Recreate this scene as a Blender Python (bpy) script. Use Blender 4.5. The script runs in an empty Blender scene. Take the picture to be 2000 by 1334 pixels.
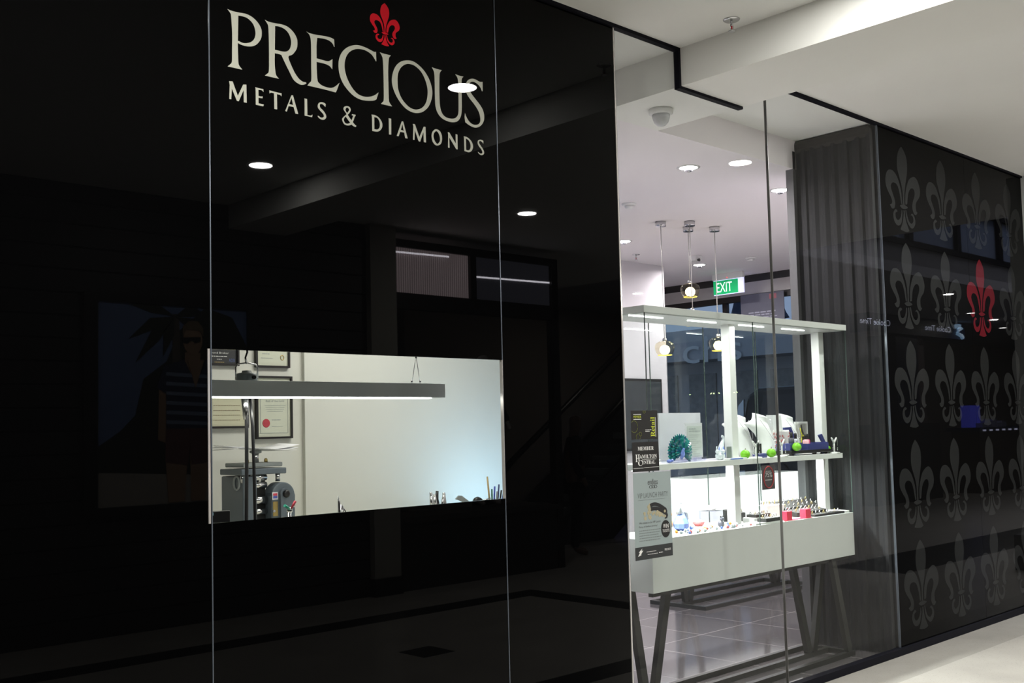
import bpy, bmesh, math, random
from mathutils import Vector, Matrix
from math import pi, sin, cos, radians
random.seed(7)
S = bpy.context.scene
COL = S.collection

# ------------------------------------------------------------------ camera
camd = bpy.data.cameras.new('camera')
cam = bpy.data.objects.new('camera', camd)
COL.objects.link(cam)
camd.sensor_fit = 'HORIZONTAL'
camd.sensor_width = 36.0
camd.lens = 36.0 * 2066.0879 / 2000.0
camd.shift_x = (1000.0 - 1020.1163) / 2000.0
camd.shift_y = (713.1706 - 667.0) / 2000.0
camd.clip_start = 0.05
camd.clip_end = 200
yaw, pitch, roll = radians(43.8025), radians(3.5435), radians(-1.4176)
fwd = Vector((sin(yaw) * cos(pitch), cos(yaw) * cos(pitch), sin(pitch)))
r0 = Vector((cos(yaw), -sin(yaw), 0))
u0 = r0.cross(fwd)
rgt = r0 * cos(roll) + u0 * sin(roll)
upv = -r0 * sin(roll) + u0 * cos(roll)
M = Matrix((rgt, upv, -fwd)).transposed().to_4x4()
M.translation = Vector((0, -3.4495, 1.55))
cam.matrix_world = M
S.camera = cam

# ------------------------------------------------------------------ world, exposure
w = bpy.data.worlds.new('World')
S.world = w
w.use_nodes = True
bg = w.node_tree.nodes['Background']
bg.inputs[0].default_value = (0.30, 0.40, 0.62, 1)
bg.inputs[1].default_value = 0.75
S.view_settings.view_transform = 'Standard'
S.view_settings.look = 'None'
S.view_settings.exposure = 0.0
S.view_settings.gamma = 1.0
S.view_settings.use_curve_mapping = False
cy = S.cycles
cy.max_bounces = 9
cy.diffuse_bounces = 4
cy.glossy_bounces = 5
cy.transmission_bounces = 4
cy.transparent_max_bounces = 24
cy.caustics_reflective = False
cy.caustics_refractive = False
cy.sample_clamp_indirect = 4.0
cy.use_denoising = True
cy.sampling_pattern = 'TABULATED_SOBOL'
cy.use_adaptive_sampling = False

# ------------------------------------------------------------------ lights of the place, plus some unseen added ones
def area(name, loc, power, size, color=(1, 1, 1), rot=(0, 0, 0), shape='DISK', size_y=None, spread=180):
    l = bpy.data.lights.new(name, 'AREA')
    l.energy = power
    l.color = color
    l.shape = shape
    l.size = size
    if size_y: l.size_y = size_y
    l.spread = radians(spread)
    o = bpy.data.objects.new(name, l)
    COL.objects.link(o)
    o.location = loc
    o.rotation_euler = rot
    return o

MALL_DOWN = [(4.05, -1.23), (4.05, -3.57), (6.9, -1.23), (6.9, -3.63), (1.2, -1.23), (1.2, -3.57)]  # last two are unseen, added so floor bounce lifts the ceiling
for i, (x, y) in enumerate(MALL_DOWN):
    area('mall_downlight_lamp', (x, y, 3.594), (12, 46, 58, 64, 70, 60)[i], 0.17, (1.0, 0.98, 0.92), spread=180)
# daylight arriving from the glazed atrium roof beyond the end of the corridor
area('atrium_skylight_lamp', (16.5, -1.8, 7.2), 1050, 9, (0.95, 0.97, 1.0), shape='RECTANGLE', size_y=3)
SHOP_DOWN = [(6.02, 1.07), (7.18, 1.06), (9.77, 3.78), (9.83, 2.53), (7.9, 3.3), (8.6, 1.3)]
for (x, y) in SHOP_DOWN:
    area('shop_downlight_lamp', (x, y, 3.375), 34, 0.13, (1.0, 0.93, 0.95), spread=170)
for x in (4.62, 5.13, 5.65, 6.13):
    area('canopy_strip_lamp', (x, 0.345, 2.166), 4.0, 0.26, (1, 1, 0.97), shape='RECTANGLE', size_y=0.02)
for x in (4.95, 6.0):
    area('shelf_strip_lamp', (x, 0.42, 1.306), 26.0, 0.85, (1, 1, 1), shape='RECTANGLE', size_y=0.03)
area('workshop_bar_lamp', (2.66, 0.71, 1.718), 9, 1.45, (1.0, 0.99, 0.9), shape='RECTANGLE', size_y=0.05)
area('workshop_ceiling_lamp', (3.7, 1.15, 2.85), 23, 1.2, (1.0, 0.98, 0.90), shape='RECTANGLE', size_y=0.5)
area('workshop_screen_lamp', (5.0, 1.62, 1.0), 6.8, 0.7, (0.46, 0.74, 1.0), rot=(radians(128), 0, radians(0)), shape='RECTANGLE', size_y=0.4)  # unseen source added for the blue glow on the workshop wall

# ------------------------------------------------------------------ materials
def nodes(name):
    m = bpy.data.materials.new(name)
    m.use_nodes = True
    nt = m.node_tree
    return m, nt, nt.nodes['Principled BSDF']

def mat(name, col, rough=0.5, metal=0.0, var=0.06, scale=8.0, emit=None, estr=1.0, spec=0.5, ior=1.45, bump=0.0):
    """A principled material with a little procedural variation in colour and gloss."""
    m, nt, b = nodes(name)
    c = tuple(col) + (1,)
    b.inputs['Roughness'].default_value = rough
    b.inputs['Metallic'].default_value = metal
    b.inputs['IOR'].default_value = ior
    b.inputs['Specular IOR Level'].default_value = spec
    if var > 0:
        tc = nt.nodes.new('ShaderNodeTexCoord')
        n = nt.nodes.new('ShaderNodeTexNoise')
        n.inputs['Scale'].default_value = scale
        n.inputs['Detail'].default_value = 4
        nt.links.new(tc.outputs['Object'], n.inputs['Vector'])
        mx = nt.nodes.new('ShaderNodeMix')
        mx.data_type = 'RGBA'
        mx.inputs[6].default_value = tuple(max(0, v * (1 - var)) for v in col) + (1,)
        mx.inputs[7].default_value = tuple(min(1, v * (1 + var)) for v in col) + (1,)
        nt.links.new(n.outputs['Fac'], mx.inputs[0])
        nt.links.new(mx.outputs[2], b.inputs['Base Color'])
        if bump > 0:
            bp = nt.nodes.new('ShaderNodeBump')
            bp.inputs['Strength'].default_value = bump
            bp.inputs['Distance'].default_value = 0.002
            nt.links.new(n.outputs['Fac'], bp.inputs['Height'])
            nt.links.new(bp.outputs['Normal'], b.inputs['Normal'])
    else:
        b.inputs['Base Color'].default_value = c
    if emit:
        b.inputs['Emission Color'].default_value = tuple(emit) + (1,)
        b.inputs['Emission Strength'].default_value = estr
    return m

def glass(name, tint=(0.93, 0.96, 0.95), ior=1.45, rough=0.0, refl=(1, 1, 1)):
    """Thin architectural pane: see-through with a Fresnel mirror on its outward faces."""
    m, nt, b = nodes(name)
    nt.nodes.remove(b)
    out = nt.nodes['Material Output']
    tr = nt.nodes.new('ShaderNodeBsdfTransparent'); tr.inputs[0].default_value = tuple(tint) + (1,)
    gl = nt.nodes.new('ShaderNodeBsdfGlossy'); gl.inputs[0].default_value = tuple(refl) + (1,)
    gl.inputs['Roughness'].default_value = rough
    fr = nt.nodes.new('ShaderNodeFresnel'); fr.inputs[0].default_value = ior
    ge = nt.nodes.new('ShaderNodeNewGeometry')
    sub = nt.nodes.new('ShaderNodeMath'); sub.operation = 'SUBTRACT'; sub.inputs[0].default_value = 1.0
    mul = nt.nodes.new('ShaderNodeMath'); mul.operation = 'MULTIPLY'
    nt.links.new(ge.outputs['Backfacing'], sub.inputs[1])
    nt.links.new(fr.outputs[0], mul.inputs[0]); nt.links.new(sub.outputs[0], mul.inputs[1])
    mx = nt.nodes.new('ShaderNodeMixShader')
    nt.links.new(mul.outputs[0], mx.inputs[0]); nt.links.new(tr.outputs[0], mx.inputs[1]); nt.links.new(gl.outputs[0], mx.inputs[2])
    nt.links.new(mx.outputs[0], out.inputs['Surface'])
    return m

def grid_floor(name, col, grout, sx, sy, ox, oy, gw, rough, var=0.12):
    """Square tiles with thin grout lines, laid on world coordinates."""
    m, nt, b = nodes(name)
    tc = nt.nodes.new('ShaderNodeTexCoord')
    sp = nt.nodes.new('ShaderNodeSeparateXYZ')
    nt.links.new(tc.outputs['Object'], sp.inputs[0])
    masks = []
    for ax, off, size in ((0, ox, sx), (1, oy, sy)):
        a = nt.nodes.new('ShaderNodeMath'); a.operation = 'SUBTRACT'; a.inputs[1].default_value = off
        nt.links.new(sp.outputs[ax], a.inputs[0])
        d = nt.nodes.new('ShaderNodeMath'); d.operation = 'PINGPONG'; d.inputs[1].default_value = size / 2
        nt.links.new(a.outputs[0], d.inputs[0])
        l = nt.nodes.new('ShaderNodeMath'); l.operation = 'LESS_THAN'; l.inputs[1].default_value = gw / 2
        nt.links.new(d.outputs[0], l.inputs[0])
        masks.append(l)
    mm = nt.nodes.new('ShaderNodeMath'); mm.operation = 'MAXIMUM'
    nt.links.new(masks[0].outputs[0], mm.inputs[0]); nt.links.new(masks[1].outputs[0], mm.inputs[1])
    n = nt.nodes.new('ShaderNodeTexNoise'); n.inputs['Scale'].default_value = 3.0; n.inputs['Detail'].default_value = 6
    nt.links.new(tc.outputs['Object'], n.inputs['Vector'])
    mx = nt.nodes.new('ShaderNodeMix'); mx.data_type = 'RGBA'
    mx.inputs[6].default_value = tuple(v * (1 - var) for v in col) + (1,)
    mx.inputs[7].default_value = tuple(v * (1 + var) for v in col) + (1,)
    nt.links.new(n.outputs['Fac'], mx.inputs[0])
    m2 = nt.nodes.new('ShaderNodeMix'); m2.data_type = 'RGBA'
    m2.inputs[7].default_value = tuple(grout) + (1,)
    nt.links.new(mm.outputs[0], m2.inputs[0]); nt.links.new(mx.outputs[2], m2.inputs[6])
    nt.links.new(m2.outputs[2], b.inputs['Base Color'])
    b.inputs['Roughness'].default_value = rough
    return m

def terrazzo(name, col, rough=0.25):
    """Polished speckled floor."""
    m, nt, b = nodes(name)
    tc = nt.nodes.new('ShaderNodeTexCoord')
    v = nt.nodes.new('ShaderNodeTexVoronoi'); v.inputs['Scale'].default_value = 70
    n = nt.nodes.new('ShaderNodeTexNoise'); n.inputs['Scale'].default_value = 2.2; n.inputs['Detail'].default_value = 5
    nt.links.new(tc.outputs['Object'], v.inputs['Vector']); nt.links.new(tc.outputs['Object'], n.inputs['Vector'])
    cr = nt.nodes.new('ShaderNodeValToRGB')
    cr.color_ramp.elements[0].position = 0.05; cr.color_ramp.elements[0].color = tuple(x * 0.62 for x in col) + (1,)
    cr.color_ramp.elements[1].position = 0.22; cr.color_ramp.elements[1].color = tuple(col) + (1,)
    nt.links.new(v.outputs['Distance'], cr.inputs[0])
    mx = nt.nodes.new('ShaderNodeMix'); mx.data_type = 'RGBA'; mx.blend_type = 'MULTIPLY'
    mx.inputs[0].default_value = 0.35
    nt.links.new(cr.outputs[0], mx.inputs[6]); nt.links.new(n.outputs['Fac'], mx.inputs[7])
    nt.links.new(mx.outputs[2], b.inputs['Base Color'])
    b.inputs['Roughness'].default_value = rough
    return m

PLASTER = mat('white plaster ceiling', (0.86, 0.86, 0.83), 0.85, scale=1.5, var=0.03)
SHOPCEIL = mat('shop ceiling paint', (0.88, 0.84, 0.86), 0.85, scale=1.5, var=0.02)
WHITEWALL = mat('white wall paint', (0.66, 0.63, 0.66), 0.8, var=0.02)
CREAM = mat('workshop wall paint', (0.73, 0.73, 0.67), 0.85, var=0.03, scale=2)
BLACKGLASS = mat('black back painted glass', (0.0010, 0.0010, 0.0011), 0.012, var=0.0, ior=1.185)
FLEURGLASS = mat('charcoal back painted glass', (0.0030, 0.0030, 0.0031), 0.012, var=0.0, ior=1.10)
CLEAR = glass('clear pane', (0.965, 0.975, 0.97), ior=1.21)
CASEGLASS = glass('cabinet pane', (0.955, 0.975, 0.965), ior=1.3)
GLASSEDGE = mat('green glass edge', (0.045, 0.065, 0.058), 0.15, var=0.05)
SEAMMAT = mat('polished pane edge', (0.12, 0.14, 0.17), 0.2, metal=0.3, var=0.03)
SEAMLIGHT = mat('bright polished pane edge', (0.75, 0.72, 0.70), 0.15, metal=0.6, var=0.03)
BLACKTRIM = mat('black aluminium channel', (0.005, 0.005, 0.009), 0.6, var=0.1, spec=0.1)
TERRAZZO = terrazzo('pale polished terrazzo', (0.60, 0.57, 0.52))
TERRAZZO2 = terrazzo('grey border terrazzo', (0.47, 0.45, 0.41))
DARKBAND = mat('dark floor band stone', (0.02, 0.022, 0.023), 0.3, var=0.2)
TILES = grid_floor('grey porcelain tiles', (0.112, 0.104, 0.108), (0.36, 0.33, 0.33), 0.61, 0.74, 6.467, 0.69, 0.007, 0.10)
PLANK = mat('dark stained shiplap', (0.022, 0.022, 0.023), 0.55, var=0.3, scale=14)
BEIGE = mat('beige painted column', (0.42, 0.41, 0.36), 0.7)
DARKFRAME = mat('dark brown frame', (0.012, 0.010, 0.010), 0.45, var=0.2)
IVORY = mat('ivory lettering', (0.39, 0.395, 0.335), 0.012, var=0.02, ior=1.185)
RED = mat('red vinyl', (0.50, 0.010, 0.020), 0.012, var=0.03, ior=1.185)
GREYVINYL = mat('grey frosted vinyl', (0.018, 0.019, 0.019), 0.012, var=0.04, ior=1.10)
REDVINYL = mat('dark red frosted vinyl', (0.12, 0.011, 0.017), 0.012, var=0.04, ior=1.10)
CURTAIN = mat('charcoal ribbed fabric', (0.0135, 0.014, 0.016), 0.8, var=0.05, scale=3)
CURTTOP = mat('drape top shade', (0.022, 0.019, 0.017), 0.7, var=0.1)
CHROME = mat('brushed chrome', (0.62, 0.62, 0.63), 0.22, metal=1.0, var=0.03)
STEELGREY = mat('grey lacquered steel', (0.30, 0.33, 0.335), 0.4, var=0.05)
BLUEGREY = mat('blue grey machine enamel', (0.115, 0.140, 0.165), 0.35, var=0.10, scale=12)
BLACK = mat('black plastic', (0.012, 0.012, 0.013), 0.35, var=0.1)
MATTEBLACK = mat('matte black card', (0.010, 0.0095, 0.009), 0.6, var=0.1)
WHITE = mat('white lacquer', (0.80, 0.80, 0.79), 0.35, var=0.02)
PALEGREEN = mat('pale grey green lacquer', (0.49, 0.515, 0.495), 0.4, var=0.02)
WHITELEATHER = mat('white leatherette', (0.84, 0.85, 0.85), 0.5, var=0.02)
PAPER = mat('white paper', (0.82, 0.82, 0.84), 0.8, var=0.02)
INK = mat('dark grey ink', (0.07, 0.07, 0.07), 0.6, var=0.05)
GREYINK = mat('light grey ink', (0.33, 0.36, 0.36), 0.6, var=0.05)
WHITEINK = mat('white ink', (0.82, 0.82, 0.80), 0.5, var=0.02)
LIME = mat('lime ink', (0.52, 0.58, 0.05), 0.5, var=0.03)
GREENINK = mat('olive ring ink', (0.14, 0.16, 0.03), 0.5, var=0.03)
POSTERGREY = mat('grey green poster stock', (0.30, 0.36, 0.36), 0.55, var=0.06, scale=3)
CERTPAPER = mat('cream certificate paper', (0.68, 0.66, 0.48), 0.7, var=0.05)
CERTWHITE = mat('ivory certificate paper', (0.66, 0.68, 0.56), 0.7, var=0.04)
REDSEAL = mat('red wax seal', (0.50, 0.055, 0.075), 0.5, var=0.06)
BRASS = mat('aged brass', (0.55, 0.42, 0.16), 0.3, metal=1.0, var=0.1)
NAVY = mat('navy plastic', (0.045, 0.055, 0.21), 0.35, var=0.05)
APPLE = mat('glossy lime apple', (0.22, 0.62, 0.03), 0.22, var=0.05)
PINK = mat('pale pink enamel', (0.80, 0.42, 0.47), 0.25, var=0.03)
MAGENTA = mat('magenta enamel', (0.55, 0.03, 0.16), 0.25, var=0.03)
SMOKE = mat('smoky glass bottle', (0.10, 0.10, 0.12), 0.12, var=0.05)
CORAL = mat('coral red resin', (0.82, 0.05, 0.10), 0.3, var=0.03)
CRYST = mat('clear crystal', (0.72, 0.78, 0.88), 0.05, var=0.25, scale=60, spec=0.9, ior=1.7)
CRYSTBLUE = mat('blue crystal', (0.20, 0.30, 0.80), 0.06, var=0.35, scale=50, spec=0.9, ior=1.6)
CRYSTORANGE = mat('amber crystal', (0.75, 0.33, 0.05), 0.08, var=0.3, scale=50, ior=1.6)
CRYSTRED = mat('ruby crystal', (0.78, 0.22, 0.22), 0.08, var=0.3, scale=50, ior=1.6)
TEAL = mat('teal crystal feather', (0.008, 0.19, 0.185), 0.08, var=0.7, scale=45, ior=1.7)
TEALDARK = mat('dark teal crystal feather', (0.008, 0.10, 0.17), 0.08, var=0.6, scale=45, ior=1.7)
ACRYLIC = glass('acrylic block', (0.90, 0.90, 0.96), ior=1.5)
SILVER = mat('bright silver', (0.75, 0.75, 0.76), 0.18, metal=1.0, var=0.05)
SKIN = mat('mannequin skin', (0.42, 0.38, 0.36), 0.6)
CLOTHDARK = mat('dark cloth', (0.010, 0.010, 0.014), 0.85, var=0.2)
CLOTHBLUE = mat('navy check cloth', (0.014, 0.018, 0.045), 0.85, var=0.5, scale=60)
LAMPW = mat('lit lamp diffuser', (1, 1, 1), 0.5, var=0, emit=(1, 0.99, 0.95), estr=70)
STRIPW = mat('lit strip diffuser', (1, 1, 1), 0.5, var=0, emit=(1, 1, 0.96), estr=5)
REFLECTORM = mat('lamp reflector', (0.75, 0.74, 0.82), 0.12, metal=1.0, var=0.02)

# ------------------------------------------------------------------ mesh building
class MB:
    """Collects solid shapes, in world coordinates, for ONE mesh object."""
    def __init__(s):
        s.bm = bmesh.new(); s.mi = 0
    def _f(s, faces, smooth=False):
        for f in faces:
            f.material_index = s.mi; f.smooth = smooth
    def box(s, x0, x1, y0, y1, z0, z1):
        v = [s.bm.verts.new(p) for p in ((x0, y0, z0), (x1, y0, z0), (x1, y1, z0), (x0, y1, z0), (x0, y0, z1), (x1, y0, z1), (x1, y1, z1), (x0, y1, z1))]
        s._f([s.bm.faces.new([v[i] for i in q]) for q in ((3, 2, 1, 0), (4, 5, 6, 7), (0, 1, 5, 4), (1, 2, 6, 5), (2, 3, 7, 6), (3, 0, 4, 7))])
        return s
    def hexa(s, lo, hi):
        """Solid between two quads with matching corners (lo counter-clockwise seen from hi)."""
        a = [s.bm.verts.new(p) for p in lo]; b = [s.bm.verts.new(p) for p in hi]
        n = len(a)
        fs = [s.bm.faces.new(list(reversed(a))), s.bm.faces.new(b)]
        for i in range(n): fs.append(s.bm.faces.new((a[i], a[(i + 1) % n], b[(i + 1) % n], b[i])))
        s._f(fs)
        return s
    def bar(s, p, q, w, h=None, up=(0, 0, 1)):
        """Rectangular bar from p to q."""
        h = h or w
        p = Vector(p); q = Vector(q); d = (q - p).normalized()
        u = Vector(up)
        if abs(d.dot(u)) > 0.98: u = Vector((0, 1, 0))
        a = d.cross(u).normalized() * w / 2; b = a.cross(d).normalized() * h / 2
        lo = [p - a - b, p + a - b, p + a + b, p - a + b]; hi = [v + (q - p) for v in lo]
        A = [s.bm.verts.new(v) for v in lo]; B = [s.bm.verts.new(v) for v in hi]
        fs = [s.bm.faces.new(A), s.bm.faces.new(list(reversed(B)))]
        for i in range(4): fs.append(s.bm.faces.new((A[i], B[i], B[(i + 1) % 4], A[(i + 1) % 4])))
        s._f(fs)
        return s
    def tube(s, pts, r, n=10, closed=False):
        """Round tube along a path; r a number or one radius per point."""
        pts = [Vector(p) for p in pts]; rings = []
        rr = r if isinstance(r, (list, tuple)) else [r] * len(pts)
        prev = None
        for i, p in enumerate(pts):
            a = pts[i - 1] if (i > 0 or closed) else pts[i]
            b = pts[(i + 1) % len(pts)] if (i < len(pts) - 1 or closed) else pts[i]
            d = (b - a).normalized()
            if prev is None:
                u = Vector((0, 0, 1)) if abs(d.z) < 0.9 else Vector((1, 0, 0))
                u = (u - d * u.dot(d)).normalized()
            else:
                u = (prev - d * prev.dot(d)).normalized()
            prev = u; v = d.cross(u)
            rings.append([s.bm.verts.new(p + (u * cos(2 * pi * k / n) + v * sin(2 * pi * k / n)) * rr[i]) for k in range(n)])
        fs = []
        m = len(rings)
        for i in range(m if closed else m - 1):
            A, B = rings[i], rings[(i + 1) % m]
            for k in range(n): fs.append(s.bm.faces.new((A[k], A[(k + 1) % n], B[(k + 1) % n], B[k])))
        s._f(fs, True)
        if not closed:
            s._f([s.bm.faces.new(list(reversed(rings[0]))), s.bm.faces.new(rings[-1])])
        return s
    def lathe(s, prof, c=(0, 0, 0), n=24, axis='z', sx=1.0, sy=1.0, cap=True, smooth=True):
        """Surface of revolution: prof is (radius, height) from bottom to top."""
        c = Vector(c); rings = []
        for (r, h) in prof:
            ring = []
            for k in range(n):
                a = 2 * pi * k / n
                x, y = r * cos(a) * sx, r * sin(a) * sy
                p = Vector((x, y, h)) if axis == 'z' else (Vector((x, -h, y)) if axis == '-y' else Vector((h, x, y)))
                ring.append(s.bm.verts.new(c + p))
            rings.append(ring)
        fs = []
        for A, B in zip(rings, rings[1:]):
            for k in range(n): fs.append(s.bm.faces.new((A[k], A[(k + 1) % n], B[(k + 1) % n], B[k])))
        s._f(fs, smooth)
        if cap:
            s._f([s.bm.faces.new(list(reversed(rings[0]))), s.bm.faces.new(rings[-1])])
        return s
    def ball(s, c, r, sx=1, sy=1, sz=1, n=16, m=10):
        prof = [(max(1e-4, r * sin(pi * i / m)), -r * cos(pi * i / m)) for i in range(m + 1)]
        return s.lathe([(a, b * sz) for a, b in prof], c, n, 'z', sx, sy)
    def prism(s, pts, y0, y1):
        """Outline (x, z) extruded from y0 to y1; outline seen from -Y, any winding, may be concave."""
        ar = sum(pts[i][0] * pts[(i + 1) % len(pts)][1] - pts[(i + 1) % len(pts)][0] * pts[i][1] for i in range(len(pts)))
        if ar < 0: pts = pts[::-1]
        A = [s.bm.verts.new((x, y0, z)) for x, z in pts]; B = [s.bm.verts.new((x, y1, z)) for x, z in pts]
        n = len(A)
        fs = [s.bm.faces.new(A), s.bm.faces.new(list(reversed(B)))]
        for i in range(n): fs.append(s.bm.faces.new((A[(i + 1) % n], A[i], B[i], B[(i + 1) % n])))
        s._f(fs)
        return s
    def xprism(s, pts, x0, x1):
        """Outline (y, z) extruded from x0 to x1."""
        A = [s.bm.verts.new((x0, y, z)) for y, z in pts]; B = [s.bm.verts.new((x1, y, z)) for y, z in pts]
        n = len(A)
        fs = [s.bm.faces.new(list(reversed(A))), s.bm.faces.new(B)]
        for i in range(n): fs.append(s.bm.faces.new((A[i], A[(i + 1) % n], B[(i + 1) % n], B[i])))
        s._f(fs)
        return s
    def mesh(s, me, mw):
        """Adds a copy of mesh me placed by matrix mw."""
        n0 = len(s.bm.faces)
        me2 = me.copy(); me2.transform(mw)
        s.bm.from_mesh(me2); bpy.data.meshes.remove(me2)
        s.bm.faces.ensure_lookup_table()
        s._f(s.bm.faces[n0:])
        return s
    def m(s, i):
        s.mi = i; return s
    def rotz(s, a, c):
        bmesh.ops.rotate(s.bm, verts=s.bm.verts, cent=c, matrix=Matrix.Rotation(a, 3, 'Z')); return s
    def rotx(s, a, c):
        bmesh.ops.rotate(s.bm, verts=s.bm.verts, cent=c, matrix=Matrix.Rotation(a, 3, 'X')); return s
    def build(s, name, mats, parent=None, bevel=0.0, recalc=True):
        if recalc: bmesh.ops.recalc_face_normals(s.bm, faces=s.bm.faces)
        me = bpy.data.meshes.new(name)
        off = Vector((0, 0, 0))
        p = parent
        while p is not None:
            off += p.location; p = p.parent
        if off.length: bmesh.ops.translate(s.bm, verts=s.bm.verts, vec=-off)
        s.bm.to_mesh(me); s.bm.free()
        for x in (mats if isinstance(mats, (list, tuple)) else [mats]): me.materials.append(x)
        o = bpy.data.objects.new(name, me)
        COL.objects.link(o)
        if parent is not None: o.parent = parent
        if bevel:
            bv = o.modifiers.new('bevel', 'BEVEL'); bv.width = bevel; bv.segments = 2; bv.limit_method = 'ANGLE'
        return o

def tag(o, label, cat, group=None, kind=None):
    o['label'] = label; o['category'] = cat
    if group: o['group'] = group
    if kind: o['kind'] = kind
    return o
def thing(name, loc, label, cat, group=None):
    o = bpy.data.objects.new(name, None); COL.objects.link(o)
    o.location = loc; o.empty_display_size = 0.1
    return tag(o, label, cat, group)
def struct(o, label=None, cat=None):
    o['kind'] = 'structure'
    if label: o['label'] = label; o['category'] = cat or o.name.split('_')[0]
    return o
KIDS = {}
def dup(root, loc, label, group=None, rz=None):
    """Copy of a thing with copies of its parts and sub-parts."""
    r = root.copy(); COL.objects.link(r); r.location = loc; r['label'] = label
    if rz is not None: r.rotation_euler.z = rz
    if group: r['group'] = group
    def rec(a, b):
        for c in [o for o in COL.objects if o.parent == a]:
            d = c.copy(); COL.objects.link(d); d.parent = b
            rec(c, d)
    rec(root, r)
    return r

# ------------------------------------------------------------------ lettering
def curve_mesh(cu):
    o = bpy.data.objects.new('tmp', cu); COL.objects.link(o)
    dg = bpy.context.evaluated_depsgraph_get(); dg.update()
    me = bpy.data.meshes.new_from_object(o.evaluated_get(dg), depsgraph=dg)
    bpy.data.objects.remove(o); bpy.data.curves.remove(cu)
    return me
def smooth_loop(loop, k=5):
    """Closed outline with corner flags -> rounded point list (Catmull-Rom between corners)."""
    n = len(loop); out = []
    for i in range(n):
        p1 = loop[i]; p2 = loop[(i + 1) % n]
        p0 = p1 if p1[2] else loop[i - 1]
        p3 = p2 if p2[2] else loop[(i + 2) % n]
        for j in range(k):
            t = j / k
            q = []
            for a in (0, 1):
                m1 = (p2[a] - p0[a]) * (1.0 if p1[2] else 0.5); m2 = (p3[a] - p1[a]) * (1.0 if p2[2] else 0.5)
                q.append((2 * t**3 - 3 * t**2 + 1) * p1[a] + (t**3 - 2 * t**2 + t) * m1 + (-2 * t**3 + 3 * t**2) * p2[a] + (t**3 - t**2) * m2)
            out.append(tuple(q))
    return out
def outline_mesh(loops, depth, k=5):
    cu = bpy.data.curves.new('tmp', 'CURVE'); cu.dimensions = '2D'; cu.fill_mode = 'BOTH'; cu.extrude = depth / 2
    for l in loops:
        pts = smooth_loop(l, k)
        sp = cu.splines.new('POLY'); sp.points.add(len(pts) - 1)
        for i, (x, y) in enumerate(pts): sp.points[i].co = (x, y, 0, 1)
        sp.use_cyclic_u = True
    return curve_mesh(cu)
TEXTS = {}
def text_mesh(s, depth=0.001, spacing=1.0):
    key = (s, spacing)
    if key not in TEXTS:
        cu = bpy.data.curves.new('tmp', 'FONT'); cu.body = s; cu.size = 1; cu.extrude = 0.0; cu.resolution_u = 3
        cu.space_character = spacing
        TEXTS[key] = curve_mesh(cu)
    return TEXTS[key]
FRONT = Matrix(((1, 0, 0, 0), (0, 0, -1, 0), (0, 1, 0, 0), (0, 0, 0, 1)))   # drawing plane -> upright, facing -Y
def put_text(mb, s, x0, x1, z0, z1, y, face=FRONT, spacing=1.0, ang=0.0):
    """Flat lettering stretched into the rectangle x0..x1, z0..z1 at depth y, facing the corridor."""
    me = text_mesh(s, spacing=spacing)
    xs = [v.co.x for v in me.vertices]; ys = [v.co.y for v in me.vertices]
    ax, bx, ay, by = min(xs), max(xs), min(ys), max(ys)
    sx = (x1 - x0) / (bx - ax); sz = (z1 - z0) / (by - ay)
    m = Matrix.Translation((-(ax + bx) / 2, -(ay + by) / 2, 0))
    m = Matrix.Diagonal((sx, sz, 1, 1)) @ m
    if ang: m = Matrix.Rotation(ang, 4, 'Z') @ m
    m = Matrix.Translation(((x0 + x1) / 2, y, (z0 + z1) / 2)) @ face @ m
    mb.mesh(me, m)
    return mb
def serif(s):
    """Upright serif capitals from the mathematical alphabet."""
    return ''.join(chr(0x1D400 + ord(c) - 65) if 'A' <= c <= 'Z' else (chr(0x1D41A + ord(c) - 97) if 'a' <= c <= 'z' else c) for c in s)

def greek(mb, x0, x1, z0, z1, y):
    """A line of print too small to read in the photograph: word-length strokes."""
    x = x0
    while x < x1 - 0.002:
        wd = min(random.uniform(0.006, 0.016) * max(1.0, (z1 - z0) / 0.006), x1 - x)
        mb.box(x, x + wd, y, y + 0.0003, z0 + (z1 - z0) * 0.25, z1 - (z1 - z0) * 0.2)
        x += wd + (z1 - z0) * 0.4
    return mb

def ribbon(mb, path, hw, y0, y1):
    """Flat band of half width hw along a path of (x, z) points."""
    L, Rr = [], []
    for i, (x, z) in enumerate(path):
        a = path[max(0, i - 1)]; c = path[min(len(path) - 1, i + 1)]
        dx, dz = c[0] - a[0], c[1] - a[1]; n = math.hypot(dx, dz) or 1
        k = hw if not isinstance(hw, (list, tuple)) else hw[i]
        L.append((x - dz / n * k, z + dx / n * k)); Rr.append((x + dz / n * k, z - dx / n * k))
    return mb.prism(L + Rr[::-1], y0, y1)

# ================================================================== the setting
struct(MB().box(-2, 32, -9, -0.35, -0.06, 0).build('floor', TERRAZZO))
struct(MB().box(-2, 32, -0.35, 0.0, -0.06, 0).build('floor_border', TERRAZZO2))
b = MB()
b.box(-2, 7.25, -4.07, -3.79, 0, 0.002); b.box(6.97, 7.25, -3.79, -1.30, 0, 0.002); b.box(-2, 7.25, -1.30, -1.05, 0, 0.002)
struct(b.build('floor_band', DARKBAND))
struct(MB().box(4.61, 4.89, -2.70, -2.41, 0, 0.002).build('floor_diamond', DARKBAND))
struct(MB().box(10.3, 20, -2.6, -1.75, 0, 0.002).build('floor_band_atrium', DARKBAND))
struct(MB().box(3.2, 11.3, 0.0, 5.6, -0.06, 0).build('floor_shop', TILES))
struct(MB().box(-2, 3.2, 0.0, 2.6, -0.06, 0).build('floor_workshop', TERRAZZO2))
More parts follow.
